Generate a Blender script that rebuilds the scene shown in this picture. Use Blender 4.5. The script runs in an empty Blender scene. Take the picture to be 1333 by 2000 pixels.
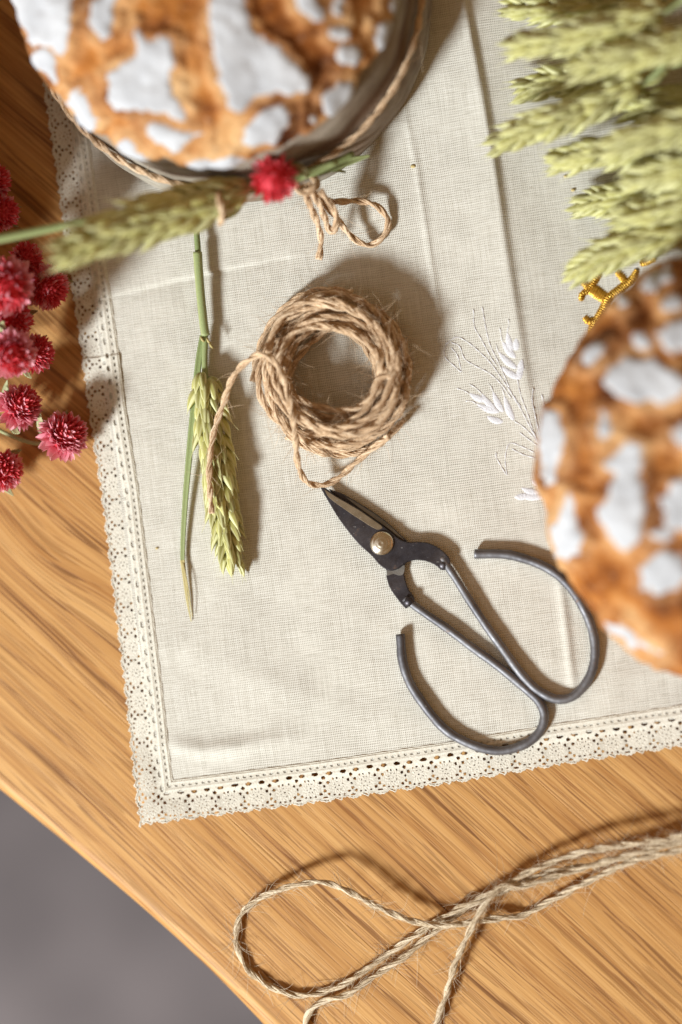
import bpy, math, random
import numpy as np
from mathutils import Matrix, Vector, Quaternion

SC = bpy.context.scene
COL = SC.collection
rad = math.radians

# ------------------------------------------------------------------ camera
H = 1.0                       # lens to table, metres
TILT = rad(7)
K = 36.0 / 90.0 / 2000.0
cam_d = bpy.data.cameras.new('camera')
cam_d.sensor_fit = 'VERTICAL'
cam_d.sensor_height = 36.0
cam_d.sensor_width = 24.0
cam_d.lens = 90.0
cam_d.clip_start = 0.05
cam_d.clip_end = 20.0
cam_d.dof.use_dof = True
cam_d.dof.focus_distance = H - 0.004
cam_d.dof.aperture_fstop = 1.55
cam = bpy.data.objects.new('camera', cam_d)
CAM_POS = np.array([H * math.sin(TILT), 0.0, H * math.cos(TILT)])
cam.location = CAM_POS
cam.rotation_euler = (0, TILT, 0)
COL.objects.link(cam)
SC.camera = cam

# ------------------------------------------------------------------ light
world = bpy.data.worlds.new('World')
SC.world = world
world.use_nodes = True
bg = world.node_tree.nodes['Background']
bg.inputs['Color'].default_value = (1.0, 0.61, 0.30, 1)
bg.inputs['Strength'].default_value = 0.275

ELEV = rad(34)
AZ = np.array([-0.68, -0.733]); AZ /= np.linalg.norm(AZ)      # towards the lamp
KEYDIR = np.array([AZ[0] * math.cos(ELEV), AZ[1] * math.cos(ELEV), math.sin(ELEV)])
kd = bpy.data.lights.new('window_sun', 'AREA')
kd.shape = 'DISK'
kd.size = 0.44
kd.energy = 108
kd.color = (0.92, 0.98, 1.0)
key = bpy.data.objects.new('window_sun', kd)
key.location = KEYDIR * 2.4
key.rotation_euler = Vector(-KEYDIR).to_track_quat('-Z', 'Y').to_euler()
COL.objects.link(key)
fd = bpy.data.lights.new('window_glow', 'AREA')
fd.shape = 'RECTANGLE'
fd.size = 1.2
fd.size_y = 1.4
fd.energy = 3.5
fd.color = (0.92, 0.96, 1.0)
fill = bpy.data.objects.new('window_glow', fd)
fv = np.array([-0.75, -0.25, 0.95]); fv /= np.linalg.norm(fv)
fill.location = fv * 2.0
fill.rotation_euler = Vector(-fv).to_track_quat('-Z', 'Y').to_euler()
COL.objects.link(fill)

SC.view_settings.view_transform = 'Standard'
SC.view_settings.look = 'None'
SC.view_settings.exposure = 0.0
SC.view_settings.gamma = 1.0

# ------------------------------------------------------------------ pixel <-> world
CT, ST = math.cos(TILT), math.sin(TILT)
ROT = np.array([[CT, 0, ST], [0, 1, 0], [-ST, 0, CT]])
def P(px, py, z=0.0):
    d = ROT @ np.array([(px - 666.5) * K, (1000 - py) * K, -1.0])
    t = (z - CAM_POS[2]) / d[2]
    return CAM_POS + d * t
def PP(pts, z=0.0):
    out = []
    for p in pts:
        out.append(P(p[0], p[1], p[2] if len(p) > 2 else z))
    return np.array(out)
def proj(X):
    q = (np.asarray(X) - CAM_POS) @ ROT
    return np.stack([666.5 + q[:, 0] / -q[:, 2] / K, 1000 - q[:, 1] / -q[:, 2] / K], 1)
def crop(pts, ox, oy, s, z=None):
    r = []
    for p in pts:
        q = (ox + p[0] / s, oy + p[1] / s)
        if len(p) > 2: q = q + (p[2],)
        elif z is not None: q = q + (z,)
        r.append(q)
    return r

# ------------------------------------------------------------------ mesh helpers
WM = {}
def link(o, parent=None, M=None):
    M = Matrix.Identity(4) if M is None else M
    COL.objects.link(o)
    if parent is not None:
        o.parent = parent
        o.matrix_basis = WM[parent.name].inverted() @ M
    else:
        o.matrix_basis = M
    WM[o.name] = M
    return o
def tag(o, label=None, cat=None, group=None, kind=None):
    if label: o['label'] = label
    if cat: o['category'] = cat
    if group: o['group'] = group
    if kind: o['kind'] = kind
    return o
def empty(name, loc):
    o = bpy.data.objects.new(name, None)
    o.empty_display_size = 0.01
    return link(o, None, Matrix.Translation(Vector(loc)))
def mesh_of(name, parts, mat=None, smooth=True, attrs=None):
    vs, fs, off = [], [], 0
    for v, f in parts:
        v = np.asarray(v, float)
        vs.append(v)
        fs.extend([tuple(int(i) + off for i in q) for q in f])
        off += len(v)
    me = bpy.data.meshes.new(name)
    me.from_pydata(np.concatenate(vs).tolist(), [], fs)
    if smooth:
        me.polygons.foreach_set('use_smooth', [True] * len(me.polygons))
    if attrs:
        for k, a in attrs.items():
            at = me.attributes.new(k, 'FLOAT', 'POINT')
            at.data.foreach_set('value', np.asarray(a, dtype=np.float32))
    if mat: me.materials.append(mat)
    me.update()
    return me
def mobj(name, parts, mat, parent=None, smooth=True, attrs=None, at=None):
    """mesh given in world coordinates; top-level ones get their origin at `at`"""
    if parent is None and at is not None:
        at = np.asarray(at, float)
        parts = [(np.asarray(v) - at, f) for v, f in parts]
        M = Matrix.Translation(Vector(at))
    elif parent is not None:
        M = WM[parent.name].copy()
        inv = np.array(M.inverted())
        parts = [((np.asarray(v, float) @ inv[:3, :3].T) + inv[:3, 3], f) for v, f in parts]
    else:
        M = Matrix.Identity(4)
    o = bpy.data.objects.new(name, mesh_of(name, parts, mat, smooth, attrs))
    return link(o, parent, M)
def grid_faces(nu, nv, closed=False):
    f = []
    for i in range(nu - 1):
        for j in range(nv if closed else nv - 1):
            k = (j + 1) % nv
            f.append((i * nv + j, i * nv + k, (i + 1) * nv + k, (i + 1) * nv + j))
    return f
def spline(pts, ds):
    p = np.asarray(pts, float)
    p = np.vstack([2 * p[0] - p[1], p, 2 * p[-1] - p[-2]])
    out = []
    for i in range(1, len(p) - 2):
        a, b, c, d = p[i - 1], p[i], p[i + 1], p[i + 2]
        n = max(2, int(np.linalg.norm(c - b) / ds) + 1)
        t = np.linspace(0, 1, n, endpoint=False)[:, None]
        out.append(0.5 * ((2 * b) + (c - a) * t + (2 * a - 5 * b + 4 * c - d) * t**2 + (3 * b - a - 3 * c + d) * t**3))
    out.append(p[-2][None])
    q = np.concatenate(out)
    L = np.r_[0, np.cumsum(np.linalg.norm(np.diff(q, axis=0), axis=1))]
    m = max(3, int(L[-1] / ds) + 1)
    u = np.linspace(0, L[-1], m)
    return np.stack([np.interp(u, L, q[:, k]) for k in range(q.shape[1])], 1)
def frames(path):
    T = np.gradient(path, axis=0)
    T /= np.linalg.norm(T, axis=1)[:, None] + 1e-12
    n = np.cross(T[0], [0, 0, 1.0])
    if np.linalg.norm(n) < 1e-3: n = np.cross(T[0], [0, 1.0, 0])
    n /= np.linalg.norm(n)
    N = [n]
    for i in range(1, len(T)):
        n = n - T[i] * np.dot(n, T[i])
        n /= np.linalg.norm(n) + 1e-12
        N.append(n)
    N = np.array(N)
    return T, N, np.cross(T, N)
def tube(path, r, sides=6, caps=True):
    path = np.asarray(path, float)
    n = len(path)
    r = np.full(n, r) if np.isscalar(r) else np.asarray(r)
    T, N, B = frames(path)
    a = np.linspace(0, 2 * math.pi, sides, endpoint=False)
    ring = N[:, None, :] * np.cos(a)[None, :, None] + B[:, None, :] * np.sin(a)[None, :, None]
    v = (path[:, None, :] + ring * r[:, None, None]).reshape(-1, 3)
    f = grid_faces(n, sides, True)
    if caps:
        f.append(tuple(range(sides))[::-1])
        f.append(tuple((n - 1) * sides + k for k in range(sides)))
    return v, f
def ellipsoid(c, r, nu=10, nv=14):
    v = []
    for i in range(nu + 1):
        th = math.pi * i / nu
        for j in range(nv):
            ph = 2 * math.pi * j / nv
            v.append((c[0] + r[0] * math.sin(th) * math.cos(ph), c[1] + r[1] * math.sin(th) * math.sin(ph), c[2] + r[2] * math.cos(th)))
    return np.array(v), grid_faces(nu + 1, nv, True)
def polydist(X, poly):
    """signed distance (positive to the right of travel) and fraction along a polyline"""
    best = np.full(len(X), 1e9); sd = np.zeros(len(X)); fr = np.zeros(len(X))
    seg = np.diff(poly, axis=0); L = np.linalg.norm(seg, axis=1); C = np.r_[0, np.cumsum(L)]
    for i in range(len(seg)):
        w = X - poly[i]
        t = np.clip((w @ seg[i]) / L[i]**2, 0, 1)
        q = w - t[:, None] * seg[i]
        d = np.linalg.norm(q, axis=1)
        s = np.sign(seg[i][1] * w[:, 0] - seg[i][0] * w[:, 1])
        m = d < best
        best[m] = d[m]; sd[m] = (d * s)[m]; fr[m] = ((C[i] + t * L[i]) / C[-1])[m]
    return sd, fr
def polysdf(X, poly):
    """positive inside the closed polygon"""
    poly = np.asarray(poly, float)
    d = np.full(len(X), 1e9); ins = np.zeros(len(X), bool)
    for i in range(len(poly)):
        a, b = poly[i], poly[(i + 1) % len(poly)]
        e = b - a; w = X - a
        t = np.clip((w @ e) / (e @ e + 1e-12), 0, 1)
        d = np.minimum(d, np.linalg.norm(w - t[:, None] * e, axis=1))
        c = (a[1] > X[:, 1]) != (b[1] > X[:, 1])
        xi = a[0] + (X[:, 1] - a[1]) * e[0] / (e[1] if abs(e[1]) > 1e-12 else 1e-12)
        ins ^= c & (X[:, 0] < xi)
    return np.where(ins, d, -d)
def smooth(a, b, x):
    t = np.clip((x - a) / (b - a), 0, 1)
    return t * t * (3 - 2 * t)
def sines(X, seed, wl, n=7):
    r = np.random.RandomState(seed)
    o = np.zeros(len(X))
    for _ in range(n):
        a = r.uniform(0, 2 * math.pi); k = 2 * math.pi / (wl * r.uniform(0.6, 1.6))
        o += np.sin((X[:, 0] * math.cos(a) + X[:, 1] * math.sin(a)) * k + r.uniform(0, 6.28))
    return o / n

# ------------------------------------------------------------------ materials
class G:
    def __init__(s, name):
        s.m = bpy.data.materials.new(name); s.m.use_nodes = True
        s.nt = s.m.node_tree; s.nt.nodes.clear()
        s.out = s.nt.nodes.new('ShaderNodeOutputMaterial')
    def n(s, typ, ins=None, **props):
        nd = s.nt.nodes.new(typ)
        for k, v in props.items(): setattr(nd, k, v)
        for k, v in (ins or {}).items():
            sk = nd.inputs[k]
            if isinstance(v, bpy.types.NodeSocket): s.nt.links.new(v, sk)
            else: sk.default_value = v
        return nd
    def math(s, op, a, b=0.0, c=0.0, clamp=False):
        nd = s.n('ShaderNodeMath', {0: a, 1: b, 2: c}, operation=op); nd.use_clamp = clamp
        return nd.outputs[0]
    def xyz(s, x, y, z=0.0): return s.n('ShaderNodeCombineXYZ', {0: x, 1: y, 2: z}).outputs[0]
    def dot(s, v, w): return s.n('ShaderNodeVectorMath', {0: v, 1: w}, operation='DOT_PRODUCT').outputs['Value']
    def noise(s, v, scale=1.0, detail=2.0, rough=0.5, dist=0.0):
        return s.n('ShaderNodeTexNoise', {'Vector': v, 'Scale': scale, 'Detail': detail, 'Roughness': rough, 'Distortion': dist}).outputs[0]
    def ramp(s, f, stops):
        nd = s.n('ShaderNodeValToRGB', {0: f}); e = nd.color_ramp.elements
        while len(e) < len(stops): e.new(0.5)
        for k, (p, c) in enumerate(stops):
            e[k].position = p; e[k].color = (c, c, c, 1) if np.isscalar(c) else (*c, 1)
        return nd.outputs[0]
    def mix(s, f, a, b, mode='MIX'):
        nd = s.n('ShaderNodeMix', data_type='RGBA', blend_type=mode)
        for i, v in ((0, f), (6, a), (7, b)):
            sk = nd.inputs[i]
            if isinstance(v, bpy.types.NodeSocket): s.nt.links.new(v, sk)
            elif i == 0: sk.default_value = v
            else: sk.default_value = (*v, 1) if len(v) == 3 else v
        return nd.outputs[2]
    def coord(s, kind='Object'): return s.n('ShaderNodeTexCoord').outputs[kind]
    def attr(s, name): return s.n('ShaderNodeAttribute', attribute_name=name).outputs['Fac']
    def rnd(s): return s.n('ShaderNodeObjectInfo').outputs['Random']
    def bump(s, h, strength=0.5, dist=0.001):
        return s.n('ShaderNodeBump', {'Strength': strength, 'Distance': dist, 'Height': h}).outputs[0]
    def bsdf(s, col, rough=0.6, metal=0.0, spec=0.5, normal=None, **ex):
        ins = {'Base Color': col if isinstance(col, bpy.types.NodeSocket) else (*col, 1), 'Roughness': rough, 'Metallic': metal, 'Specular IOR Level': spec}
        if normal is not None: ins['Normal'] = normal
        ins.update(ex)
        return s.n('ShaderNodeBsdfPrincipled', ins)
    def done(s, sh):
        s.nt.links.new(sh if isinstance(sh, bpy.types.NodeSocket) else sh.outputs[0], s.out.inputs[0])
        return s.m

PD = np.array([0.749, -0.663]); PN = np.array([0.663, 0.749])      # along / across the planks
def mat_wood():
    g = G('oak'); c = g.coord()
    s = g.dot(c, (*PD, 0)); t = g.dot(c, (*PN, 0)); r = g.math('MULTIPLY', g.rnd(), 13.0)
    s = g.math('ADD', s, g.math('MULTIPLY', r, 0.31))
    w = g.math('MULTIPLY', g.math('SUBTRACT', g.noise(g.xyz(g.math('MULTIPLY', s, 4.0), g.math('MULTIPLY', t, 14.0), r), detail=1.5), 0.5), 0.014)
    k = P(75, 1080)
    ks, kt = float(k[:2] @ PD), float(k[:2] @ PN)
    s0 = g.dot(c, (*PD, 0))
    a = g.math('POWER', g.math('DIVIDE', g.math('SUBTRACT', s0, ks), 0.030), 2.0)
    b = g.math('POWER', g.math('DIVIDE', g.math('SUBTRACT', t, kt), 0.012), 2.0)
    kn = g.math('MULTIPLY', g.math('POWER', 2.718, g.math('MULTIPLY', g.math('ADD', a, b), -1.0)), 0.0070)
    tt = g.math('ADD', g.math('ADD', t, w), kn)
    band = g.noise(g.xyz(g.math('MULTIPLY', s, 2.2), g.math('MULTIPLY', tt, 190.0), r), detail=4.0, rough=0.6)
    ring = g.math('PINGPONG', g.math('ADD', g.math('MULTIPLY', tt, 150.0), g.math('MULTIPLY', band, 2.4)), 1.0)
    ring = g.ramp(ring, [(0.0, 1.0), (0.12, 0.6), (0.32, 0.15), (1.0, 0.0)])
    fib = g.noise(g.xyz(g.math('MULTIPLY', s, 14.0), g.math('MULTIPLY', tt, 1000.0), r), detail=3.0, rough=0.65)
    por = g.noise(g.xyz(g.math('MULTIPLY', s, 42.0), g.math('MULTIPLY', tt, 1500.0), r), detail=1.0)
    por = g.ramp(por, [(0.57, 0.0), (0.64, 1.0)])
    big = g.noise(g.xyz(g.math('MULTIPLY', s, 7.0), g.math('MULTIPLY', t, 22.0), r), detail=1.0)
    fine = g.noise(g.xyz(g.math('MULTIPLY', s, 2.6), g.math('MULTIPLY', tt, 620.0), r), detail=2.5, rough=0.6)
    col = g.ramp(band, [(0.28, (0.425, 0.205, 0.059)), (0.5, (0.564, 0.302, 0.100)), (0.72, (0.655, 0.378, 0.142))])
    col = g.mix(g.ramp(fine, [(0.36, 0.45), (0.48, 0.0)]), col, (0.299, 0.119, 0.027))
    col = g.mix(g.math('MULTIPLY', ring, 0.40), col, (0.276, 0.103, 0.021))
    col = g.mix(g.ramp(fib, [(0.36, 0.38), (0.50, 0.0)]), col, (0.265, 0.103, 0.023))
    col = g.mix(g.ramp(fib, [(0.56, 0.0), (0.72, 0.45)]), col, (0.736, 0.443, 0.171))
    col = g.mix(g.math('MULTIPLY', por, g.math('ADD', 0.30, g.math('MULTIPLY', ring, 0.55))), col, (0.196, 0.070, 0.015))
    col = g.mix(g.ramp(big, [(0.35, 0.0), (0.75, 0.22)]), col, (0.414, 0.173, 0.043))
    grv = g.ramp(g.noise(g.xyz(g.math('MULTIPLY', s, 30.0), g.math('MULTIPLY', tt, 980.0), g.math('ADD', r, 5.0)), detail=0.5), [(0.585, 0.0), (0.625, 1.0)])
    col = g.mix(g.math('MULTIPLY', grv, g.math('ADD', 0.30, g.math('MULTIPLY', ring, 0.5))), col, (0.15, 0.055, 0.012))
    por = g.math('MAXIMUM', por, g.math('MULTIPLY', grv, 1.4))
    nrm = g.bump(g.math('SUBTRACT', fib, g.math('MULTIPLY', por, 0.6)), 0.25, 0.0004)
    return g.done(g.bsdf(col, 0.55, spec=0.3, normal=nrm))
def mat_cloth():
    g = G('linen'); c = g.coord()
    wob = g.noise(c, 90.0, 2.0)
    ex = np.array([math.cos(rad(8)), math.sin(rad(8))]); ey = np.array([-ex[1], ex[0]])
    u = g.math('ADD', g.dot(c, (*ex, 0)), g.math('MULTIPLY', wob, 0.0009))
    v = g.math('ADD', g.dot(c, (*ey, 0)), g.math('MULTIPLY', g.noise(c, 70.0, 1.0), 0.0009))
    pu, pv = 2 * math.pi / 0.00072, 2 * math.pi / 0.00092
    cu = g.math('MULTIPLY_ADD', g.math('COSINE', g.math('MULTIPLY', u, pu)), 0.5, 0.5)
    cv = g.math('MULTIPLY_ADD', g.math('COSINE', g.math('MULTIPLY', v, pv)), 0.5, 0.5)
    amp = g.ramp(g.noise(c, 45.0, 3.0, 0.7), [(0.3, 0.35), (0.7, 1.0)])
    hole = g.math('MULTIPLY', g.math('POWER', g.math('MULTIPLY', cu, cv), 1.2), amp)
    hn = g.noise(g.xyz(g.math('MULTIPLY', u, 120.0), g.math('MULTIPLY', v, 1300.0)), detail=2.0, rough=0.6)
    vn = g.noise(g.xyz(g.math('MULTIPLY', u, 1500.0), g.math('MULTIPLY', v, 50.0)), detail=2.0, rough=0.6)
    sl = g.noise(g.xyz(g.math('MULTIPLY', u, 260.0), g.math('MULTIPLY', v, 900.0), 4.0), detail=3.0, rough=0.7)
    th = g.math('ADD', g.math('MULTIPLY', hn, 0.5), g.math('MULTIPLY', vn, 0.5))
    col = g.ramp(th, [(0.3, (0.54, 0.51, 0.44)), (0.5, (0.685, 0.655, 0.58)), (0.72, (0.775, 0.75, 0.68))])
    col = g.mix(g.ramp(sl, [(0.62, 0.0), (0.72, 0.55)]), col, (0.86, 0.83, 0.76))
    col = g.mix(g.ramp(sl, [(0.26, 0.45), (0.36, 0.0)]), col, (0.33, 0.27, 0.18))
    col = g.mix(g.math('MULTIPLY', hole, 0.68), col, (0.10, 0.075, 0.045))
    hgt = g.math('ADD', g.math('SUBTRACT', g.math('MULTIPLY', th, 0.9), hole), g.math('MULTIPLY', sl, 0.5))
    return g.done(g.bsdf(col, 0.92, spec=0.12, normal=g.bump(hgt, 0.55, 0.0004), **{'Sheen Weight': 0.1}))
def mat_simple(name, ca, cb, scale=60.0, rough=0.8, spec=0.25, bump=0.0, metal=0.0, stretch=None, **ex):
    g = G(name); c = g.coord()
    if stretch: c = g.n('ShaderNodeMapping', {'Vector': c, 'Scale': stretch}).outputs[0]
    f = g.noise(c, scale, 4.0, 0.6)
    col = g.ramp(f, [(0.32, ca), (0.68, cb)])
    return g.done(g.bsdf(col, rough, metal, spec, g.bump(f, bump, 0.0006) if bump else None, **ex))
def mat_lace():
    g = G('cotton_lace'); c = g.coord()
    f = g.noise(c, 1500.0, 3.0, 0.6); f2 = g.noise(c, 40.0, 2.0)
    col = g.ramp(f, [(0.3, (0.59, 0.545, 0.45)), (0.65, (0.775, 0.735, 0.645))])
    col = g.mix(g.ramp(f2, [(0.4, 0.0), (0.8, 0.2)]), col, (0.52, 0.44, 0.33))
    return g.done(g.bsdf(col, 0.9, spec=0.15, normal=g.bump(f, 0.5, 0.0003)))
def mat_twine(name, dark, mid, light):
    g = G(name); c = g.coord()
    f = g.noise(c, 900.0, 4.0, 0.7); f2 = g.noise(c, 130.0, 3.0, 0.6)
    col = g.ramp(f, [(0.3, dark), (0.5, mid), (0.72, light)])
    col = g.mix(g.ramp(f2, [(0.35, 0.35), (0.6, 0.0)]), col, dark)
    tn = g.attr('tone')
    col = g.mix(g.ramp(tn, [(0.1, 0.6), (0.45, 0.0)]), col, dark)
    col = g.mix(g.ramp(tn, [(0.55, 0.0), (0.95, 0.6)]), col, light)
    b = g.bsdf(col, 0.85, spec=0.2, normal=g.bump(f, 0.6, 0.0004))
    return g.done(b)
def mat_leafy(name, base_a, base_b, pale, trans=0.25, rough=0.55, palefac=0.85):
    """plant matter: hue differs from piece to piece, 'pale' attribute marks dry margins and tips"""
    g = G(name); r = g.rnd(); c = g.coord()
    f = g.noise(g.n('ShaderNodeMapping', {'Vector': c, 'Scale': (1600, 1600, 130)}).outputs[0], 1.0, 2.0)
    col = g.mix(r, base_a, base_b)
    col = g.mix(g.math('MULTIPLY', g.attr('pale'), palefac), col, pale)
    col = g.mix(g.ramp(f, [(0.42, 0.0), (0.62, 0.2)]), col, pale)
    a = g.bsdf(col, rough, spec=0.35, normal=g.bump(f, 0.3, 0.0003))
    t = g.n('ShaderNodeBsdfTranslucent', {'Color': col})
    return g.done(g.n('ShaderNodeMixShader', {0: trans, 1: a.outputs[0], 2: t.outputs[0]}))
def mat_crust():
    g = G('bread_crust'); c = g.coord()
    f = g.noise(c, 55.0, 5.0, 0.62, 0.4); f2 = g.noise(c, 28.0, 3.0, 0.55, 0.3); f3 = g.noise(c, 420.0, 3.0)
    m = g.math('ADD', g.math('MULTIPLY', f, 0.6), g.math('MULTIPLY', f2, 0.4))
    col = g.ramp(m, [(0.37, (0.075, 0.02, 0.005)), (0.46, (0.25, 0.075, 0.013)), (0.55, (0.43, 0.16, 0.034)), (0.68, (0.60, 0.34, 0.14))])
    near = g.attr('flour')
    col = g.mix(g.math('MULTIPLY', near, g.ramp(f, [(0.38, 0.0), (0.66, 0.8)])), col, (0.60, 0.38, 0.19))
    col = g.mix(g.ramp(f3, [(0.6, 0.0), (0.75, 0.25)]), col, (0.62, 0.5, 0.36))
    return g.done(g.bsdf(col, 0.82, spec=0.15, normal=g.bump(g.math('ADD', f, g.math('MULTIPLY', f3, 0.35)), 0.8, 0.0025)))
def mat_flour():
    g = G('flour'); c = g.coord()
    f = g.noise(c, 160.0, 4.0, 0.65); f2 = g.noise(c, 60.0, 3.0)
    col = g.ramp(f2, [(0.35, (0.45, 0.455, 0.475)), (0.65, (0.56, 0.565, 0.585))])
    e = g.attr('flour')
    k = g.math('SUBTRACT', 1.0, g.ramp(g.math('ADD', e, g.math('MULTIPLY', g.math('SUBTRACT', f, 0.5), 0.9)), [(0.25, 0.0), (0.6, 1.0)]))
    col = g.mix(g.math('MULTIPLY', k, 0.85), col, (0.50, 0.27, 0.10))
    return g.done(g.bsdf(col, 0.95, spec=0.1, normal=g.bump(f, 0.4, 0.0012)))
def mat_side():
    g = G('loaf_side'); c = g.coord()
    f = g.noise(g.n('ShaderNodeMapping', {'Vector': c, 'Scale': (60, 60, 200)}).outputs[0], 1.0, 5.0, 0.65)
    f2 = g.noise(c, 24.0, 3.0)
    z = g.n('ShaderNodeSeparateXYZ', {0: c}).outputs[2]
    crack = g.ramp(g.math('ADD', z, g.math('MULTIPLY', g.math('SUBTRACT', f2, 0.5), 0.008)), [(0.026, 0.0), (0.031, 1.0), (0.034, 1.0), (0.039, 0.0)])
    col = g.ramp(f, [(0.3, (0.15, 0.12, 0.09)), (0.5, (0.30, 0.265, 0.21)), (0.72, (0.45, 0.41, 0.34))])
    col = g.mix(g.ramp(f2, [(0.45, 0.0), (0.7, 0.6)]), col, (0.17, 0.075, 0.03))
    col = g.mix(g.math('MULTIPLY', crack, 0.75), col, (0.10, 0.04, 0.015))
    return g.done(g.bsdf(col, 0.8, spec=0.2, normal=g.bump(f, 0.6, 0.0015)))
def mat_steel(name, ca, cb, rough, metal=0.85):
    g = G(name); c = g.coord()
    f = g.noise(c, 260.0, 5.0, 0.65); f2 = g.noise(c, 60.0, 3.0, 0.6); f3 = g.noise(c, 1100.0, 2.0)
    col = g.ramp(f2, [(0.35, ca), (0.65, cb)])
    col = g.mix(g.ramp(f, [(0.62, 0.0), (0.72, 0.5)]), col, (0.24, 0.14, 0.08))
    col = g.mix(g.ramp(f3, [(0.68, 0.0), (0.76, 0.6)]), col, (0.45, 0.45, 0.45))
    rg = g.ramp(f, [(0.3, rough - 0.08), (0.7, rough + 0.12)])
    return g.done(g.bsdf(col, rg, metal, 0.5, g.bump(f, 0.15, 0.0005)))
def mat_gold():
    g = G('gold_thread'); c = g.coord(); f = g.noise(c, 1400.0, 3.0)
    col = g.ramp(f, [(0.35, (0.50, 0.24, 0.02)), (0.65, (0.86, 0.55, 0.10))])
    return g.done(g.bsdf(col, 0.38, 0.75, 0.5, g.bump(f, 0.5, 0.0003)))

WOOD = mat_wood(); CLOTH = mat_cloth(); LACE = mat_lace()
FLOOR = mat_simple('floor_grey', (0.075, 0.065, 0.068), (0.19, 0.165, 0.168), 6.0, 0.9)
TW_A = mat_twine('jute_tan', (0.38, 0.235, 0.13), (0.68, 0.48, 0.30), (0.88, 0.72, 0.53))
TW_B = mat_twine('jute_grey', (0.30, 0.21, 0.12), (0.63, 0.50, 0.34), (0.86, 0.75, 0.58))
WHEAT = mat_leafy('wheat_husk', (0.17, 0.15, 0.004), (0.52, 0.49, 0.12), (0.86, 0.84, 0.48), 0.10, palefac=0.78)
STRAW = mat_leafy('green_straw', (0.20, 0.27, 0.10), (0.27, 0.33, 0.13), (0.44, 0.47, 0.22), 0.12, palefac=1.0)
DRYTIP = mat_leafy('dry_straw', (0.52, 0.42, 0.16), (0.60, 0.50, 0.22), (0.70, 0.62, 0.35), 0.2)
LEAF = mat_leafy('flower_leaf', (0.34, 0.38, 0.16), (0.44, 0.46, 0.22), (0.62, 0.60, 0.36), 0.3)
RED = mat_leafy('bract_red', (0.62, 0.012, 0.03), (0.80, 0.04, 0.07), (0.90, 0.30, 0.30), 0.3, palefac=0.35)
PINK = mat_leafy('bract_pink', (0.74, 0.08, 0.17), (0.88, 0.25, 0.34), (0.95, 0.66, 0.68), 0.3, palefac=0.6)
CRUST = mat_crust(); FLOUR = mat_flour(); SIDE = mat_side()
STEEL = mat_steel('dark_blade_steel', (0.045, 0.042, 0.052), (0.09, 0.08, 0.085), 0.42)
WIRE = mat_steel('grey_handle_wire', (0.13, 0.125, 0.135), (0.22, 0.215, 0.225), 0.55, 0.8)
BEVEL = mat_steel('worn_bevel_steel', (0.19, 0.135, 0.08), (0.27, 0.21, 0.14), 0.45, 0.7)
GRIND = mat_steel('ground_steel', (0.20, 0.195, 0.18), (0.32, 0.31, 0.29), 0.4, 0.8)
RIVET = mat_steel('rivet_nickel', (0.62, 0.55, 0.42), (0.78, 0.72, 0.60), 0.24, 1.0)
WHITE = mat_simple('white_thread', (0.62, 0.605, 0.63), (0.76, 0.75, 0.77), 1500.0, 0.6, 0.4, 0.5)
GOLD = mat_gold()
EDGE_SHADE = mat_simple('edge_shade_cord', (0.40, 0.31, 0.19), (0.56, 0.46, 0.32), 900.0, 0.9)
CRUMB = mat_simple('chaff', (0.45, 0.33, 0.12), (0.66, 0.54, 0.28), 700.0, 0.8)

# ------------------------------------------------------------------ setting: floor and table
def slab(name, x0, x1, y0, y1, z, mat):
    v = [(x0, y0, z), (x1, y0, z), (x1, y1, z), (x0, y1, z)]
    o = mobj(name, [(np.array(v), [(0, 1, 2, 3)])], mat, smooth=False)
    return tag(o, 'plain grey floor far below the table edge', None, None, 'structure')
slab('floor', -3, 3, -3, 3, -0.74, FLOOR)

table = empty('table_top', (0, 0, 0))
tag(table, 'honey coloured oak table top with a rounded edge at lower left', None, None, 'structure')
ep = PP([(-700, 985), (-300, 1308), (0, 1547), (130, 1652), (270, 1770), (400, 1884), (512, 2000), (640, 2150), (860, 2420)])[:, :2]
e_s, e_t = ep @ PD, ep @ PN
SS = np.linspace(-0.62, 0.70, 150)
ET = np.interp(SS, e_s, e_t)
kk = np.ones(9) / 9.0
ET = np.convolve(np.pad(ET, 4, mode='edge'), kk, 'valid')
t_mid = float(np.interp(0.0, e_s, e_t))
joints = [float(P(600, 1735)[:2] @ PN)]
for wdt in (0.092, 0.104, 0.088, 0.110, 0.097, 0.105, 0.1):
    joints.append(joints[-1] + wdt)
TH = 0.027
def st2xy(s, t): return np.stack([s * PD[0] + t * PN[0], s * PD[1] + t * PN[1]], -1)
def plank(prof_fn):
    prof = [prof_fn(e) for e in ET]
    n, m = len(SS), len(prof[0])
    v = np.zeros((n, m, 3))
    for i in range(n):
        pr = np.array(prof[i])
        v[i, :, :2] = st2xy(np.full(m, SS[i]), pr[:, 0]); v[i, :, 2] = pr[:, 1]
    mobj('plank', [(v.reshape(-1, 3), grid_faces(n, m))], WOOD, table)
def edge_prof(e):
    r = 0.0055
    pr = [(joints[0] - 0.00004, -TH), (e + r, -TH)]
    for a in np.linspace(-90, -180, 7): pr.append((e + r + r * math.cos(rad(a)), -TH + r + r * math.sin(rad(a))))
    for a in np.linspace(180, 90, 8): pr.append((e + r + r * math.cos(rad(a)), -r + r * math.sin(rad(a))))
    j = joints[0]
    pr += [(j - 0.0006, 0.0), (j - 0.0001, -0.00001), (j - 0.00002, -0.00006), (j - 0.00002, -TH)]
    return pr
plank(edge_prof)
for a, b in zip(joints[:-1], joints[1:]):
    plank(lambda e, a=a, b=b: [(a + 0.00004, -TH), (a + 0.00002, -0.00006), (a + 0.0001, -0.00001), (a + 0.0006, 0.0), ((a + b) / 2, 0.0), (b - 0.0006, 0.0), (b - 0.0001, -0.00001), (b - 0.00002, -0.00006), (b - 0.00004, -TH)])

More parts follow.
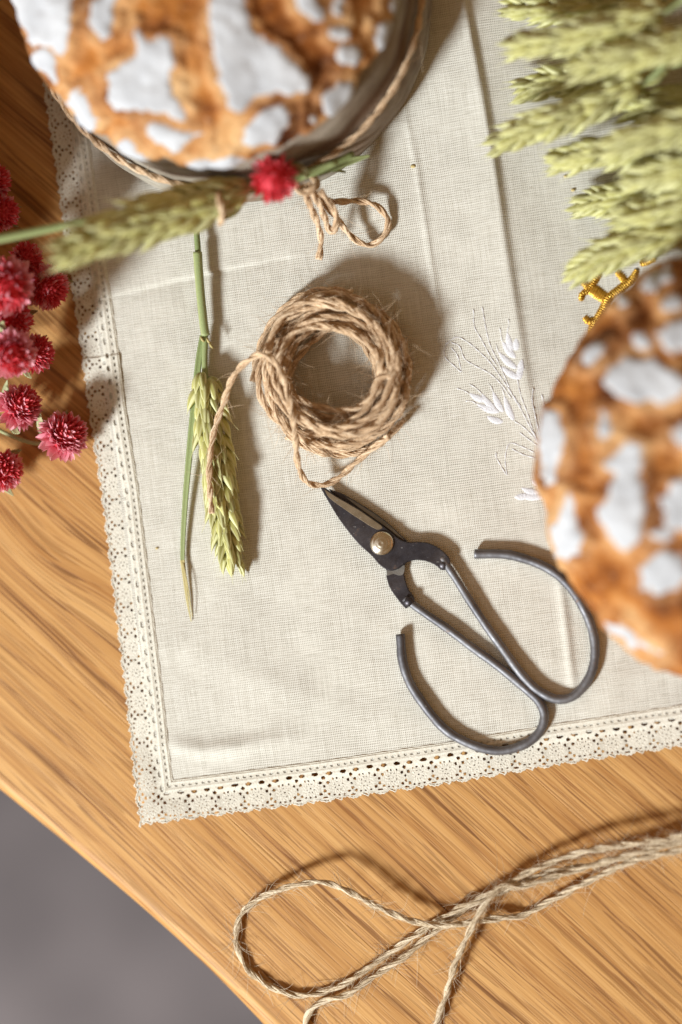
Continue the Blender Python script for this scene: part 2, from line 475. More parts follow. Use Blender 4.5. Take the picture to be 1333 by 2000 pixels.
# ------------------------------------------------------------------ linen cloth
CZ = 0.0018
inner_l = PP([(120, -110), (135, 0), (158, 165), (178, 300), (205, 500), (233, 690), (245, 790), (270, 950), (300, 1200), (318, 1350), (330, 1460), (338, 1524)], CZ)[:, :2]
inner_b = PP([(338, 1524), (480, 1506), (620, 1488), (700, 1476), (876, 1450), (1080, 1415), (1333, 1377), (1480, 1354)], CZ)[:, :2]
ridge = PP([(885, -120), (905, 0), (940, 180), (966, 330), (990, 500), (1012, 640), (1040, 820), (1064, 980)], CZ)[:, :2]
creaseA = PP([(788, 200), (815, 330), (850, 560), (868, 700)], CZ)[:, :2]
creaseB = PP([(212, 582), (320, 556), (420, 532), (560, 505)], CZ)[:, :2]
creaseC = PP([(1092, 1120), (1104, 1210), (1122, 1360)], CZ)[:, :2]
wr1 = PP([(322, 1452), (400, 1466), (470, 1458), (560, 1440)], CZ)[:, :2]
wr2 = PP([(345, 1250), (520, 1330), (700, 1390), (860, 1430)], CZ)[:, :2]
wr3 = PP([(1150, 1420), (1220, 1330), (1333, 1270)], CZ)[:, :2]
def hcloth(X):
    X = np.atleast_2d(X)[:, :2]
    h = np.full(len(X), CZ)
    h += 0.00035 * sines(X, 3, 0.055) + 0.00016 * sines(X, 5, 0.02)
    d, f = polydist(X, ridge); d = -d
    amp = np.interp(f, [0, 0.45, 0.7, 0.86, 1.0], [0.0056, 0.0046, 0.0028, 0.0012, 0.0])
    h += np.where(d < 0, amp * np.exp(d / 0.022), amp * (0.42 * np.exp(-(d / 0.0021)**2) + 0.58 * np.exp(-d / 0.024)))
    for line, a, w in ((creaseA, 0.0006, 0.0012), (creaseC, 0.0011, 0.0018), (wr1, 0.0016, 0.0035), (wr2, 0.0005, 0.006), (wr3, 0.0012, 0.005)):
        d, f = polydist(X, line)
        h += a * np.exp(-(d / w)**2) * np.sin(np.clip(f, 0.02, 0.98) * math.pi)**0.5
    d, f = polydist(X, creaseB)
    h -= 0.0010 * np.exp(-np.abs(np.where(d > 0, d / 0.005, d / 0.0006))) * np.sin(np.clip(f, 0.12, 0.9) * math.pi)**0.5
    return np.maximum(h, 0.0007)
def hz(px, py, z=CZ):
    q = P(px, py, z)
    return float(hcloth(q[None, :2])[0])
corner = P(338, 1524, CZ)[:2]
eu = P(1333, 1377, CZ)[:2] - corner; eu /= np.linalg.norm(eu)
ev = P(158, 165, CZ)[:2] - corner; ev /= np.linalg.norm(ev)
NU, NV = 400, 520
U = np.linspace(-0.0062, 0.300, NU); V = np.linspace(-0.0050, 0.385, NV)
uu, vv = np.meshgrid(U, V, indexing='ij')
XY = corner + uu.reshape(-1, 1) * eu + vv.reshape(-1, 1) * ev
cl = empty('linen_cloth', (*corner, 0))
tag(cl, 'cream linen cloth with a scalloped lace border spread over the oak table', 'tablecloth')
mobj('woven_panel', [(np.c_[XY, hcloth(XY)], grid_faces(NU, NV))], CLOTH, cl)

# lace border -------------------------------------------------------------
PER = 0.01075
HOLES = [(.24, 153, 38, 20), (.735, 149, 36, 19), (.5, 107, 22, 20), (.63, 53, 17, 16), (.37, 54, 16, 16), (.49, 14, 13, 13), (.49, -35, 17, 16),
         (.347, -65, 17, 15), (.625, -69, 16, 15), (.48, -106, 30, 10), (.155, -89, 12, 10), (-.04, -90, 12, 10), (.79, -87, 12, 10), (.96, -90, 12, 10),
         (-.04, 89, 11, 11), (.96, 89, 11, 11), (.18, 86, 11, 11), (.82, 86, 11, 11), (.0, 8, 8, 8), (1.0, 8, 8, 8), (-.03, -128, 16, 7), (.97, -128, 16, 7)]
for q in range(4): HOLES.append((.12 + .25 * q, 226, 20, 10))
for a in range(8):
    t = rad(360 / 8 * a + 20)
    for base in (0, 1): HOLES.append((base + 48 * math.cos(t) / 316, 8 + 48 * math.sin(t), 7, 5))
def outer_w(fu):
    d0 = np.minimum(fu, 1 - fu); d1 = np.abs(fu - 0.54)
    return -124 - 30 * np.clip(1 - d0 / 0.10, 0, 1)**0.8 - 26 * np.clip(1 - (d1 / 0.24)**2, 0, 1)**0.7 - 5 * np.sin(fu * 2 * math.pi * 7)
def lace_strip(inner, W, side, cut_sign, seed, u_end_extra, seam_at=None):
    """inner: polyline of the sewn edge; side: +1 when outward is left of travel"""
    L = np.r_[0, np.cumsum(np.linalg.norm(np.diff(inner, axis=0), axis=1))]
    def at(u):
        x = np.stack([np.interp(u, L, inner[:, k]) for k in (0, 1)], -1)
        e0 = np.clip(-u, 0, None); e1 = np.clip(u - L[-1], 0, None)
        t0 = (inner[1] - inner[0]) / L[1]; t1 = (inner[-1] - inner[-2]) / (L[-1] - L[-2])
        x = x - e0[..., None] * t0 + e1[..., None] * t1
        return x
    du = 0.00027
    u = np.arange(-u_end_extra[0], L[-1] + u_end_extra[1], du)
    c = at(u); T = np.gradient(at(np.convolve(np.pad(u, 30, mode='reflect', reflect_type='odd'), np.ones(61) / 61, 'valid')), axis=0)
    T /= np.linalg.norm(T, axis=1)[:, None]
    Nn = np.stack([-T[:, 1], T[:, 0]], 1) * side
    nv = 60
    w = np.linspace(292, -162, nv)
    sc = W / 446.0
    off = (288 - w) * sc
    X = c[:, None, :] + Nn[:, None, :] * off[None, :, None]
    fu = np.repeat(((u / PER) % 1.0)[:, None], nv, 1); ww = np.repeat(w[None], len(u), 0)
    # deformation: uneven thread tension
    jit = 0.02 * np.sin(u / 0.0231 + seed)[:, None]
    wob_u = (0.018 * np.sin(u / 0.0031 + seed) + 0.014 * np.sin(u / 0.0073))[:, None]; wob_w = (5 * np.sin(u / 0.0044 + seed * 2) + 4 * np.sin(u / 0.0127))[:, None]
    def inhole(f, g):
        m = np.zeros(f.shape, bool)
        for (hu, hw, a, b) in HOLES:
            m |= (((f - hu) * 316 / a)**2 + ((g - hw) / b)**2) < 1
        return m
    flat = X.reshape(-1, 2)
    hc = hcloth(flat).reshape(X.shape[:2])
    oncl = smooth(0.0080, 0.0050, off)[None, :]
    lift = 0.00035 * sines(flat, seed + 11, 0.03).reshape(X.shape[:2])
    z = 0.00045 + oncl * (hc - 0.0001) + (1 - oncl) * (0.0008 + lift * 1.2)
    cn = P(300, 1560)[:2]
    dc = np.linalg.norm(flat - cn, axis=1).reshape(X.shape[:2])
    z = z + (1 - oncl) * 0.0030 * np.exp(-(dc / 0.019)**2) * (off / W)[None, :]
    if seam_at is not None: z = z + 0.0006 * smooth(seam_at, seam_at + 0.0006, u)[:, None] * np.exp(-np.clip(u - seam_at, 0, None) / 0.02)[:, None]
    # thread relief
    ph = ww * sc
    rel = np.sin((u[:, None] + ph) * 2 * math.pi / 0.00115) * np.sin((u[:, None] - ph) * 2 * math.pi / 0.00115)
    ang = np.arctan2(ww - 8, np.where(fu > .5, fu - 1, fu) * 316); rr = np.hypot(ww - 8, np.where(fu > .5, fu - 1, fu) * 316)
    fan = np.sin(ang * 13) * np.sin(rr / 7.0)
    rel = np.where(rr < 95, 0.6 * fan + 0.4 * rel, rel)
    z = z + 0.00020 * rel + 0.0002 * np.exp(-((ww - 268) / 9)**2) + 0.0002 * np.exp(-((ww - 190) / 12)**2)
    z = z - 0.0004 * smooth(262, 290, ww)
    verts = np.concatenate([X, z[..., None]], -1)
    fc = (fu[:-1, :-1] + du / PER / 2 + jit[:-1]); wc = (ww[:-1, :-1] + ww[1:, 1:]) / 2
    keep = ~inhole(fc + wob_u[:-1], wc + wob_w[:-1] * (wc < 200)) & (wc > outer_w(fc % 1.0))
    # mitre
    Q = (X[:-1, :-1] + X[1:, 1:]) / 2
    m0, m1 = P(338, 1524, CZ)[:2], P(279, 1610, CZ)[:2]
    md = m1 - m0
    sgn = md[0] * (Q[..., 1] - m0[1]) - md[1] * (Q[..., 0] - m0[0])
    keep &= (sgn * cut_sign > -0.0001 * np.linalg.norm(md))
    ii, jj = np.nonzero(keep)
    idx = ii * nv + jj
    F = np.stack([idx, idx + nv, idx + nv + 1, idx + 1], 1)
    used = np.unique(F); remap = np.full(len(u) * nv, -1); remap[used] = np.arange(len(used))
    vv_ = verts.reshape(-1, 3)[used]
    F = remap[F]
    o = mobj('lace_border', [(vv_, F.tolist())], LACE, cl)
    # edging cords follow the scallops and the sewn edge
    def cord(wfun, rr_, name, mat, dz=0.0002):
        us = u[::2]
        wv = wfun(((us / PER) % 1.0))
        of = (288 - wv) * sc
        C = c[::2] + Nn[::2] * of[:, None]
        jn = np.clip(np.round((292 - wv) / (292 + 162) * (nv - 1)).astype(int), 0, nv - 1)
        zz = z[::2][np.arange(len(us)), jn] + dz
        s2 = md[0] * (C[:, 1] - m0[1]) - md[1] * (C[:, 0] - m0[0])
        k = s2 * cut_sign > 0
        pth = np.c_[C, zz][k]
        r_ = rr_ * (1 + 0.12 * np.sin(np.arange(len(pth)) * 0.9))
        mobj(name, [tube(pth, r_, 5)], mat, o)
    cord(lambda f: outer_w(f) + 7, 0.00030, 'picot_edge', LACE, -0.0001)
    cord(lambda f: f * 0 + 284, 0.00030, 'sewn_edge', LACE, 0.0)
    cord(lambda f: f * 0 + 297, 0.00022, 'edge_shade_cord', EDGE_SHADE, -0.0003)  # brown cord colours in the shadow line along the lace's inner edge
    return o
seam_pt = P(233, 690, CZ)[:2]
Ll = np.r_[0, np.cumsum(np.linalg.norm(np.diff(inner_l, axis=0), axis=1))]
lace_strip(inner_l, 0.0156, -1, -1, 2, (0.0, 0.020), float(Ll[5]))
lace_strip(inner_b, 0.0164, -1, 1, 9, (0.020, 0.0))

# embroidery ---------------------------------------------------------------
def drape(pts, dz, ds=0.0006):
    q = spline(np.array([[*p, 0] for p in PP(pts, CZ)[:, :2]]), ds)
    q[:, 2] = hcloth(q[:, :2]) + dz
    return q
ES = 4.937
def ec(pts): return crop(pts, 850, 600, ES)
lines = [[(460, 0), (500, 230), (540, 380), (610, 520), (680, 680), (750, 850), (840, 1000), (930, 1180), (1030, 1370)],
         [(375, 20), (385, 190), (450, 310), (540, 480), (600, 570)],
         [(105, 360), (210, 290), (320, 340), (430, 430), (540, 540), (640, 680), (720, 800), (830, 960)],
         [(160, 340), (240, 380), (290, 500), (400, 570), (530, 640), (640, 740), (740, 880)],
         [(160, 390), (220, 470), (250, 590), (255, 625), (180, 560), (105, 490), (90, 430), (110, 360)],
         [(800, 700), (830, 850), (900, 1040), (950, 1200), (1030, 1360)], [(770, 1100), (850, 1150), (940, 1240), (1020, 1350)],
         [(820, 1210), (900, 1270), (980, 1330)], [(950, 780), (940, 900), (970, 1050), (1000, 1200), (1030, 1330)], [(1030, 840), (1060, 960), (1075, 1020)],
         [(600, 1400), (590, 1440), (650, 1550), (695, 1620), (680, 1500), (690, 1380), (730, 1310), (830, 1340), (960, 1400)], [(745, 1365), (850, 1420), (975, 1455)],
         [(650, 330), (640, 260), (630, 205)], [(700, 240), (716, 180), (715, 120)], [(610, 430), (602, 390), (590, 355)],
         [(670, 850), (660, 810), (640, 770)], [(560, 810), (545, 770), (520, 735)], [(450, 830), (390, 775), (330, 740)], [(330, 830), (270, 800), (215, 785)], [(400, 930), (350, 905), (300, 905)], [(470, 990), (430, 965), (400, 965)]]
for L_ in lines:
    q = drape(ec(L_), 0.00003)
    n = np.arange(len(q))
    mobj('stitched_stem', [tube(q, 0.00018 * (1 + 0.45 * np.sin(n * 1.1)), 5)], WHITE, cl)
grains = [[(820, 690), (640, 570)], [(790, 590), (610, 430)], [(780, 490), (650, 330)], [(750, 440), (700, 240)], [(830, 640), (845, 500)], [(790, 420), (790, 300)], [(815, 700), (835, 560)],
          [(760, 1090), (670, 850)], [(660, 1010), (560, 810)], [(600, 1010), (450, 830)], [(500, 900), (330, 830)], [(620, 1010), (400, 930)], [(655, 1105), (500, 1050)],
          [(1040, 1700), (930, 1670)], [(1000, 1790), (830, 1740)], [(1040, 1830), (790, 1810)], [(900, 1810), (760, 1830)]]
def satin(pts, wid, mat, name, hgt=0.0007, taper=True, parent=cl, pitch=0.0006):
    q = drape(pts, 0.0, 0.00025)
    n = len(q); t = np.linspace(0, 1, n)
    T = np.gradient(q[:, :2], axis=0); T /= np.linalg.norm(T, axis=1)[:, None] + 1e-9
    Nn = np.stack([-T[:, 1], T[:, 0]], 1)
    prof = np.sin(np.clip(t * 0.97 + 0.03, 0, 1)**0.8 * math.pi)**0.7 if taper else np.interp(t, [0, .1, .5, .9, 1], [.55, .9, 1, .9, .5])
    m = 9; s = np.linspace(-1, 1, m)
    rid = 1 + (0.6 if mat is GOLD else 0.35) * np.sin(np.arange(n)[:, None] * 0.00025 / pitch * 2 * math.pi + s[None] * 1.2)
    edge = 1 + 0.12 * np.sin(np.arange(n) * 1.9)
    v = np.zeros((n, m, 3))
    v[:, :, :2] = q[:, None, :2] + Nn[:, None] * (s[None, :, None] * (wid / 2 * prof * edge)[:, None, None])
    v[:, :, 2] = hcloth(v[:, :, :2].reshape(-1, 2)).reshape(n, m) - 0.00015 + hgt * np.sqrt(np.clip(1 - s[None]**2, 0, 1)) * (0.35 + 0.65 * prof[:, None]) * rid
    return mobj(name, [(v.reshape(-1, 3), grid_faces(n, m))], mat, parent)
for a, b in grains:
    satin(ec([a, ((a[0] + b[0]) / 2 - 6, (a[1] + b[1]) / 2 + 10), b]), 0.0031, WHITE, 'stitched_grain', 0.00042)
def gc(pts): return crop(pts, 1090, 500, 5.486)
for pts, w in (([(846, 150), (800, 240), (720, 310), (640, 375), (550, 445), (490, 560), (430, 660), (380, 745), (330, 860)], 84), ([(632, 165), (685, 225), (735, 300)], 74), ([(300, 310), (400, 380), (520, 460)], 120),
               ([(445, 185), (385, 280), (330, 350)], 74), ([(250, 245), (320, 330)], 74), ([(330, 375), (265, 410), (245, 485)], 62), ([(285, 650), (330, 700), (410, 690)], 70), ([(880, 90), (960, 60), (1050, 20)], 70)):
    satin(gc(pts), w / 5.486 * 0.00024, GOLD, 'gold_scroll', 0.0009, False, pitch=0.0009)

# ------------------------------------------------------------------ twine
def twine_parts(path, R, seed, pitch=12.0, wob=0.09):
    """two plies, each of several loosely twisted strands with a tone of its own"""
    rs = np.random.RandomState(seed)
    T, N, B = frames(path)
    n = len(path)
    L = np.r_[0, np.cumsum(np.linalg.norm(np.diff(path, axis=0), axis=1))]
    ph = L / (pitch * R) * 2 * math.pi + 0.5 * np.sin(L / (R * 17.0))
    kn = np.arange(0, n + 7, 6)
    parts, tone = [], []
    for k in range(2):
        a = ph + math.pi * k
        c = path + (N * np.cos(a)[:, None] + B * np.sin(a)[:, None]) * R * 0.40
        for m in range(5):
            b = -ph * 0.25 + 2 * math.pi * m / 5 + k + np.interp(np.arange(n), kn, rs.uniform(-.5, .5, len(kn)))
            off = R * 0.36 * (1 + np.interp(np.arange(n), kn, rs.uniform(-.35, .35, len(kn))))
            cc_ = c + (N * np.cos(a + b)[:, None] + B * np.sin(a + b)[:, None]) * off[:, None]
            rr = R * 0.30 * (1 + np.interp(np.arange(n), kn, rs.uniform(-.4, .4, len(kn))))
            parts.append(tube(cc_, rr, 5))
            tone.append(np.repeat(np.clip(np.interp(np.arange(n), kn[::1], rs.uniform(-.3, .3, len(kn))) + rs.uniform(.25, .75), 0, 1), 5))
    return parts, np.concatenate(tone)
def fibre_parts(path, R, seed, per_m, ln=(0.003, 0.010), rf=0.00007, zmin=None):
    rs = np.random.RandomState(seed)
    T, N, B = frames(path)
    L = np.r_[0, np.cumsum(np.linalg.norm(np.diff(path, axis=0), axis=1))]
    out = []
    for _ in range(int(per_m * L[-1])):
        i = rs.randint(0, len(path))
        a = rs.uniform(0, 2 * math.pi)
        rad_ = N[i] * math.cos(a) + B[i] * math.sin(a)
        d = T[i] * rs.choice([-1, 1]) * rs.uniform(0.5, 1.2) + rad_ * rs.uniform(0.15, 0.9)
        d /= np.linalg.norm(d)
        l = rs.uniform(*ln) * (1.0 if rs.rand() > 0.08 else 1.7)
        curl = np.cross(d, rs.normal(size=3)) * rs.uniform(0.2, 0.9)
        t = np.linspace(0, 1, 6)[:, None]
        p = path[i] + rad_ * R * 0.85 + d * l * t + curl * l * t * t * 0.6
        if zmin is not None: p[:, 2] = np.maximum(p[:, 2], zmin)
        out.append(tube(p, np.linspace(rf * 1.2, rf * 0.5, 6), 3, False))
    return out
def add_twine(name, path, R, mat, parent, seed, per_m=500, zmin=0.0006, **kw):
    pa, tn = twine_parts(path, R, seed, **kw)
    o = mobj(name, pa, mat, parent, attrs={'tone': tn})
    fb = fibre_parts(path, R, seed + 1, per_m, zmin=zmin)
    if fb:
        f = mobj('loose_fibres', fb, mat, o, attrs={'tone': np.full(sum(len(q[0]) for q in fb), .72)}); tag(f, kind='stuff')
    return o

# coil of twine
TR = 0.00142
cc = P(655, 728, 0.004)
coil = empty('twine_coil', (cc[0], cc[1], 0.0012))
tag(coil, 'round hollow coil of fuzzy tan jute twine with a loose end', 'twine')
rs = np.random.RandomState(4)
turns = []
NT = 27
ph0 = 0.0
pts = []
lay = []
for r_ in (0.0182, 0.0216, 0.0248, 0.0276):
    for z_ in (0.0032, 0.0068, 0.0104, 0.014, 0.0172, 0.0198):
        if (r_ > 0.027 and z_ > 0.017) or (r_ < 0.020 and z_ > 0.0175): continue
        lay.append((r_, z_))
rs.shuffle(lay)
lay.sort(key=lambda q: q[1] + rs.uniform(-0.004, 0.004))
for k, (r_, z_) in enumerate(lay):
    ox, oy = rs.uniform(-0.0020, 0.0020, 2)
    ta, tp = rs.uniform(0, 0.0034), rs.uniform(0, 6.28)
    ra, rp = rs.uniform(0, 0.0030), rs.uniform(0, 6.28)
    for a in np.linspace(0, 2 * math.pi, 22, endpoint=False):
        rr = r_ + ra * math.cos(2 * a + rp)
        zz = max(0.0031, z_ + ta * math.cos(a + tp))
        pts.append((cc[0] + ox + rr * math.cos(a), cc[1] + oy + rr * math.sin(a), zz))
path = spline(pts, 0.0011)
add_twine('windings', path, TR, TW_A, coil, 21, 750, zmin=0.0022)
end = spline(PP([(760, 852, 0.013), (728, 876, 0.009), (690, 908, 0.007), (655, 938, 0.0065), (622, 948, 0.008), (596, 938, 0.012), (582, 905, 0.017), (578, 860, 0.0215), (570, 800, 0.0245), (556, 745, 0.0255), (538, 708, 0.0255),
                 (514, 692, 0.0245), (486, 703, 0.022), (455, 738, 0.0195), (436, 790, 0.0168), (418, 845, 0.0158), (410, 900, 0.0156), (410, 950, 0.0154), (414, 1003, 0.0152)]), 0.0009)
add_twine('loose_end', end, TR * 0.93, TW_A, coil, 33, 420, zmin=0.0022)
low = spline(PP([(560, 770, 0.004), (600, 805, 0.0036), (650, 822, 0.0036), (710, 818, 0.004), (760, 790, 0.006)]), 0.0009)
add_twine('inner_strand', low, TR * 0.9, TW_A, coil, 37, 300, zmin=0.0022)
out1 = spline(PP([(560, 850, 0.005), (620, 882, 0.0034), (680, 888, 0.0034), (740, 868, 0.0045), (790, 820, 0.007)]), 0.0009)
add_twine('outer_strand', out1, TR * 0.95, TW_A, coil, 39, 300, zmin=0.0022)
out2 = spline(PP([(494, 745, 0.005), (503, 690, 0.0045), (530, 630, 0.005), (572, 588, 0.0065), (625, 566, 0.009), (690, 570, 0.011)]), 0.0009)
add_twine('outer_strand', out2, TR * 0.95, TW_A, coil, 41, 300, zmin=0.0022)

# hank of twine on the bare wood
def c8(pts): return PP(crop(pts, 400, 1560, 1.4287))
hank = empty('twine_hank', P(750, 1800, 0))
tag(hank, 'loose looped hank of hairy brown twine lying on the bare wood', 'twine')
R2 = 0.00128
s1 = c8([(1440, 60, .012), (1333, 104, .0112), (1180, 128, .0102), (1050, 150, .0092), (960, 180, .0082), (870, 222, .0072), (800, 262, .0056), (700, 312, .0038), (600, 372, .0028), (500, 442, .0024), (400, 510, .0022), (330, 540, .0018), (250, 548, .0016), (180, 522, .0016),
         (125, 480, .0016), (96, 430, .0018), (88, 370, .0022), (112, 310, .0034), (180, 265, .0058), (260, 240, .0084), (330, 232, .0098), (400, 258, .0094), (480, 300, .0080), (560, 335, .0068), (640, 352, .0062), (720, 349, .0056), (800, 336, .0042), (880, 326, .0022), (920, 310, .0022), (1000, 266, .0034), (1100, 216, .0052), (1200, 172, .0072), (1333, 142, .0092), (1440, 110, .010)])
add_twine('strand', spline(s1, 0.0009), R2, TW_B, hank, 51, 1500, pitch=15.0)
s2 = c8([(1440, 85, .0105), (1333, 120, .0096), (1150, 166, .0082), (1000, 210, .0072), (900, 240, .0076), (835, 244, .0092), (795, 280, .0105), (760, 330, .0100), (728, 395, .0075), (695, 470, .0050), (675, 545, .0035), (645, 630, .0026), (620, 720, .0022)])
add_twine('strand', spline(s2, 0.0009), R2, TW_B, hank, 53, 1500, pitch=15.0)
s3 = c8([(1440, 75, .0095), (1300, 118, .0086), (1120, 178, .0066), (960, 205, .0054), (850, 250, .0050), (740, 300, .0034), (640, 372, .0026), (560, 440, .0040), (470, 498, .0040), (400, 545, .0042), (330, 566, .0030), (292, 598, .0022), (280, 640, .0020), (285, 720, .0020)])
add_twine('strand', spline(s3, 0.0009), R2, TW_B, hank, 55, 1500, pitch=15.0)

# ------------------------------------------------------------------ scissors
sz = 4.443
def bc(pts): return crop(pts, 600, 930, sz)
SCI = empty('scissors', P(900, 1200, 0.0015))
tag(SCI, 'dark steel bonsai scissors with open grey wire handles and a domed rivet', 'scissors')
def plate(name, pts, z0, z1, mat, parent, bev=0.0003, crown=0.0):
    poly = spline(np.c_[PP(bc(pts + [pts[0]]), z1)[:, :2], np.zeros(len(pts) + 1)], 0.0005)[:-1, :2]
    n = len(poly)
    nx = np.roll(poly, -1, 0) - np.roll(poly, 1, 0)
    nn = np.stack([-nx[:, 1], nx[:, 0]], 1); nn /= np.linalg.norm(nn, axis=1)[:, None] + 1e-12
    area = 0.5 * np.sum(poly[:, 0] * np.roll(poly[:, 1], -1) - poly[:, 1] * np.roll(poly[:, 0], -1))
    if area < 0: nn = -nn
    ins = poly + nn * bev
    v = np.concatenate([np.c_[poly, np.full(n, z0)], np.c_[poly, np.full(n, z1 - bev)], np.c_[ins, np.full(n, z1)]])
    f = grid_faces(3, n, True)
    top = tuple(range(2 * n, 3 * n)); bot = tuple(range(n))[::-1]
    if area < 0: f = [q[::-1] for q in f]; top = top[::-1]; bot = bot[::-1]
    f += [top, bot]
    o = mobj(name, [(v, f)], mat, parent, smooth=False)
    return o
front = [(118, 100), (150, 160), (200, 245), (270, 360), (350, 470), (450, 590), (560, 690), (620, 760), (680, 806), (740, 815), (795, 798), (850, 757), (900, 736), (960, 728), (1030, 737), (1100, 765), (1165, 803), (1205, 788), (1240, 752), (1238, 718), (1200, 670), (1130, 615), (1050, 580), (960, 570), (880, 574), (800, 545), (730, 490), (660, 435), (560, 362), (460, 292), (360, 232), (260, 176), (180, 118), (140, 94)]
back = [(190, 110), (300, 150), (400, 205), (540, 290), (680, 390), (800, 500), (868, 566), (900, 640), (870, 720), (842, 790), (842, 850), (855, 910), (882, 985), (925, 1045), (932, 1072), (905, 1105), (868, 1145), (845, 1138), (780, 1060), (720, 970), (690, 880), (680, 800), (560, 640), (430, 480), (300, 300)]
ZB = 0.0030
plate('lower_blade', back, ZB, ZB + 0.0013, STEEL, SCI)
plate('upper_blade', front, ZB + 0.0014, ZB + 0.0029, STEEL, SCI)
plate('cutting_bevel', [(150, 112), (260, 184), (360, 240), (460, 300), (560, 370), (652, 436), (646, 456), (612, 464), (545, 432), (470, 382), (400, 338), (300, 268), (235, 222), (180, 172)], ZB + 0.0024, ZB + 0.00298, BEVEL, SCI, 0.0001)
plate('ground_edge', [(330, 178), (400, 214), (540, 300), (680, 398), (796, 506), (850, 556), (790, 520), (700, 450), (560, 352), (430, 258)], ZB + 0.0008, ZB + 0.00136, GRIND, SCI, 0.00005)
plate('ground_shoulder', [(690, 812), (740, 820), (800, 800), (846, 770), (838, 845), (800, 862), (750, 848), (696, 862)], ZB + 0.0006, ZB + 0.00136, GRIND, SCI, 0.00005)
rc = P(600 + 647 / sz, 930 + 583 / sz, ZB + 0.004)
prof = [(0.0046, 0), (0.0047, 0.0004), (0.0045, 0.0008), (0.0040, 0.00125), (0.0036, 0.0014), (0.0034, 0.00138), (0.0030, 0.0017), (0.0024, 0.0020), (0.0021, 0.00197), (0.0015, 0.0022), (0.0008, 0.00232), (0.0004, 0.0022), (0.00001, 0.0022)]
a = np.linspace(0, 2 * math.pi, 40, endpoint=False)
v = np.array([[rc[0] + r * math.cos(t), rc[1] + r * math.sin(t), ZB + 0.0028 + z] for r, z in prof for t in a])
mobj('rivet', [(v, grid_faces(len(prof), 40, True))], RIVET, SCI)
def c6(pts): return crop(pts, 600, 930, 2.2217)
w1 = [(585, 352), (604, 384), (650, 452), (720, 562), (800, 682), (880, 792), (950, 880), (1000, 930), (1060, 963), (1110, 968), (1160, 952), (1205, 908), (1235, 850), (1248, 770), (1243, 690), (1214, 600), (1163, 510), (1090, 432), (1000, 377), (900, 347), (820, 338), (727, 336)]
w2 = [(424, 530), (450, 552), (520, 600), (620, 670), (720, 745), (820, 820), (900, 880), (965, 938), (1005, 980), (1028, 1030), (1023, 1080), (993, 1130), (940, 1168), (860, 1190), (780, 1185), (700, 1160), (620, 1115), (550, 1050), (490, 970), (440, 880), (412, 790), (404, 685)]
for wpts, zz in ((w1, 0.0046), (w2, 0.0042)):
    q = spline(PP(c6(wpts), zz), 0.0008)
    t = np.linspace(0, 1, len(q))
    q[:, 2] = np.maximum(q[:, 2] - 0.0006 * np.sin(t * 3.1), hcloth(q[:, :2]) + 0.00185)
    r_ = np.interp(t, [0, .03, .1, .4, 1], [.00150, .00150, .00158, .00178, .00182])
    nn_ = np.arange(len(q)); r_ = r_ * (1 + 0.025 * np.sin(nn_ * 0.31) + 0.02 * np.sin(nn_ * 0.83 + 1) + 0.015 * np.sin(nn_ * 2.1))
    q[:, :2] += 0.00012 * np.stack([np.sin(nn_ * 0.17), np.cos(nn_ * 0.23)], 1)
    mobj('handle', [tube(q, r_, 16)], WIRE, SCI)
for c_, r_ in ((bc([(1185, 765)])[0], 0.0019), (bc([(885, 1085)])[0], 0.0018)):
    q = P(c_[0], c_[1], 0.0045)
    mobj('socket', [ellipsoid(q, (r_ * 1.25, r_ * 1.25, r_ * 0.95), 8, 14)], STEEL, SCI)

# ------------------------------------------------------------------ wheat
def glume_mesh(name, seed, L=1.0, W=0.42, D=0.26, awn=0.14):
    """boat shaped husk, ribbed, with a pale keel, pale margins and a hooked tip"""
    rs = np.random.RandomState(seed)
    nu, nv = 10, 16
    v, pale = [], []
    bend = rs.uniform(0.05, 0.14); hook = rs.uniform(-0.06, 0.06)
    for i in range(nu):
        u = i / (nu - 1)
        wu = math.sin(math.pi * (0.08 + 0.90 * min(u / 0.88, 1.0))**0.72)**0.85 if u < 0.88 else 0.06 - 0.03 * (u > 0.95)
        wu = max(wu, 0.02)
        zz = u / 0.88 * L if u < 0.88 else L + (u - 0.88) / 0.12 * awn
        for j in range(nv):
            a = 2 * math.pi * j / nv
            ca, sa = math.cos(a), math.sin(a)
            rib = 1 + 0.07 * (j % 2)
            x = ca * W / 2 * wu * rib + hook * u * u
            y = sa * D / 2 * wu * rib
            if sa > 0: y *= 1.2 + 0.4 * (abs(ca) < 0.2)
            v.append((x, y - bend * (2 * u - 0.8)**2, zz))
            q = 0.95 if abs(ca) > 0.9 else (0.7 if abs(ca) < 0.2 and sa > 0 else (0.16 if j % 2 else 0.0))
            pale.append(min(1.0, max(smoothf(0.66, 0.95, u), q, 0.5 * smoothf(0.25, 0.0, u))))
    f = grid_faces(nu, nv, True)
    f.append(tuple(range(nv))[::-1])
    return mesh_of(name, [(np.array(v), f)], WHEAT, True, {'pale': pale})
def smoothf(a, b, x):
    t = min(1, max(0, (x - a) / (b - a))); return t * t * (3 - 2 * t)
GLUMES = [glume_mesh('glume', k, 1.0, w, d, aw) for k, (w, d, aw) in enumerate([(.38, .27, .14), (.35, .25, .26), (.41, .28, .12), (.33, .24, .36)])]
def place(name, me, M, parent):
    o = bpy.data.objects.new(name, me)
    return link(o, parent, M)
def basis(x, y, z, loc, s):
    M = Matrix(((x[0] * s[0], y[0] * s[1], z[0] * s[2], loc[0]), (x[1] * s[0], y[1] * s[1], z[1] * s[2], loc[1]), (x[2] * s[0], y[2] * s[1], z[2] * s[2], loc[2]), (0, 0, 0, 1)))
    return M
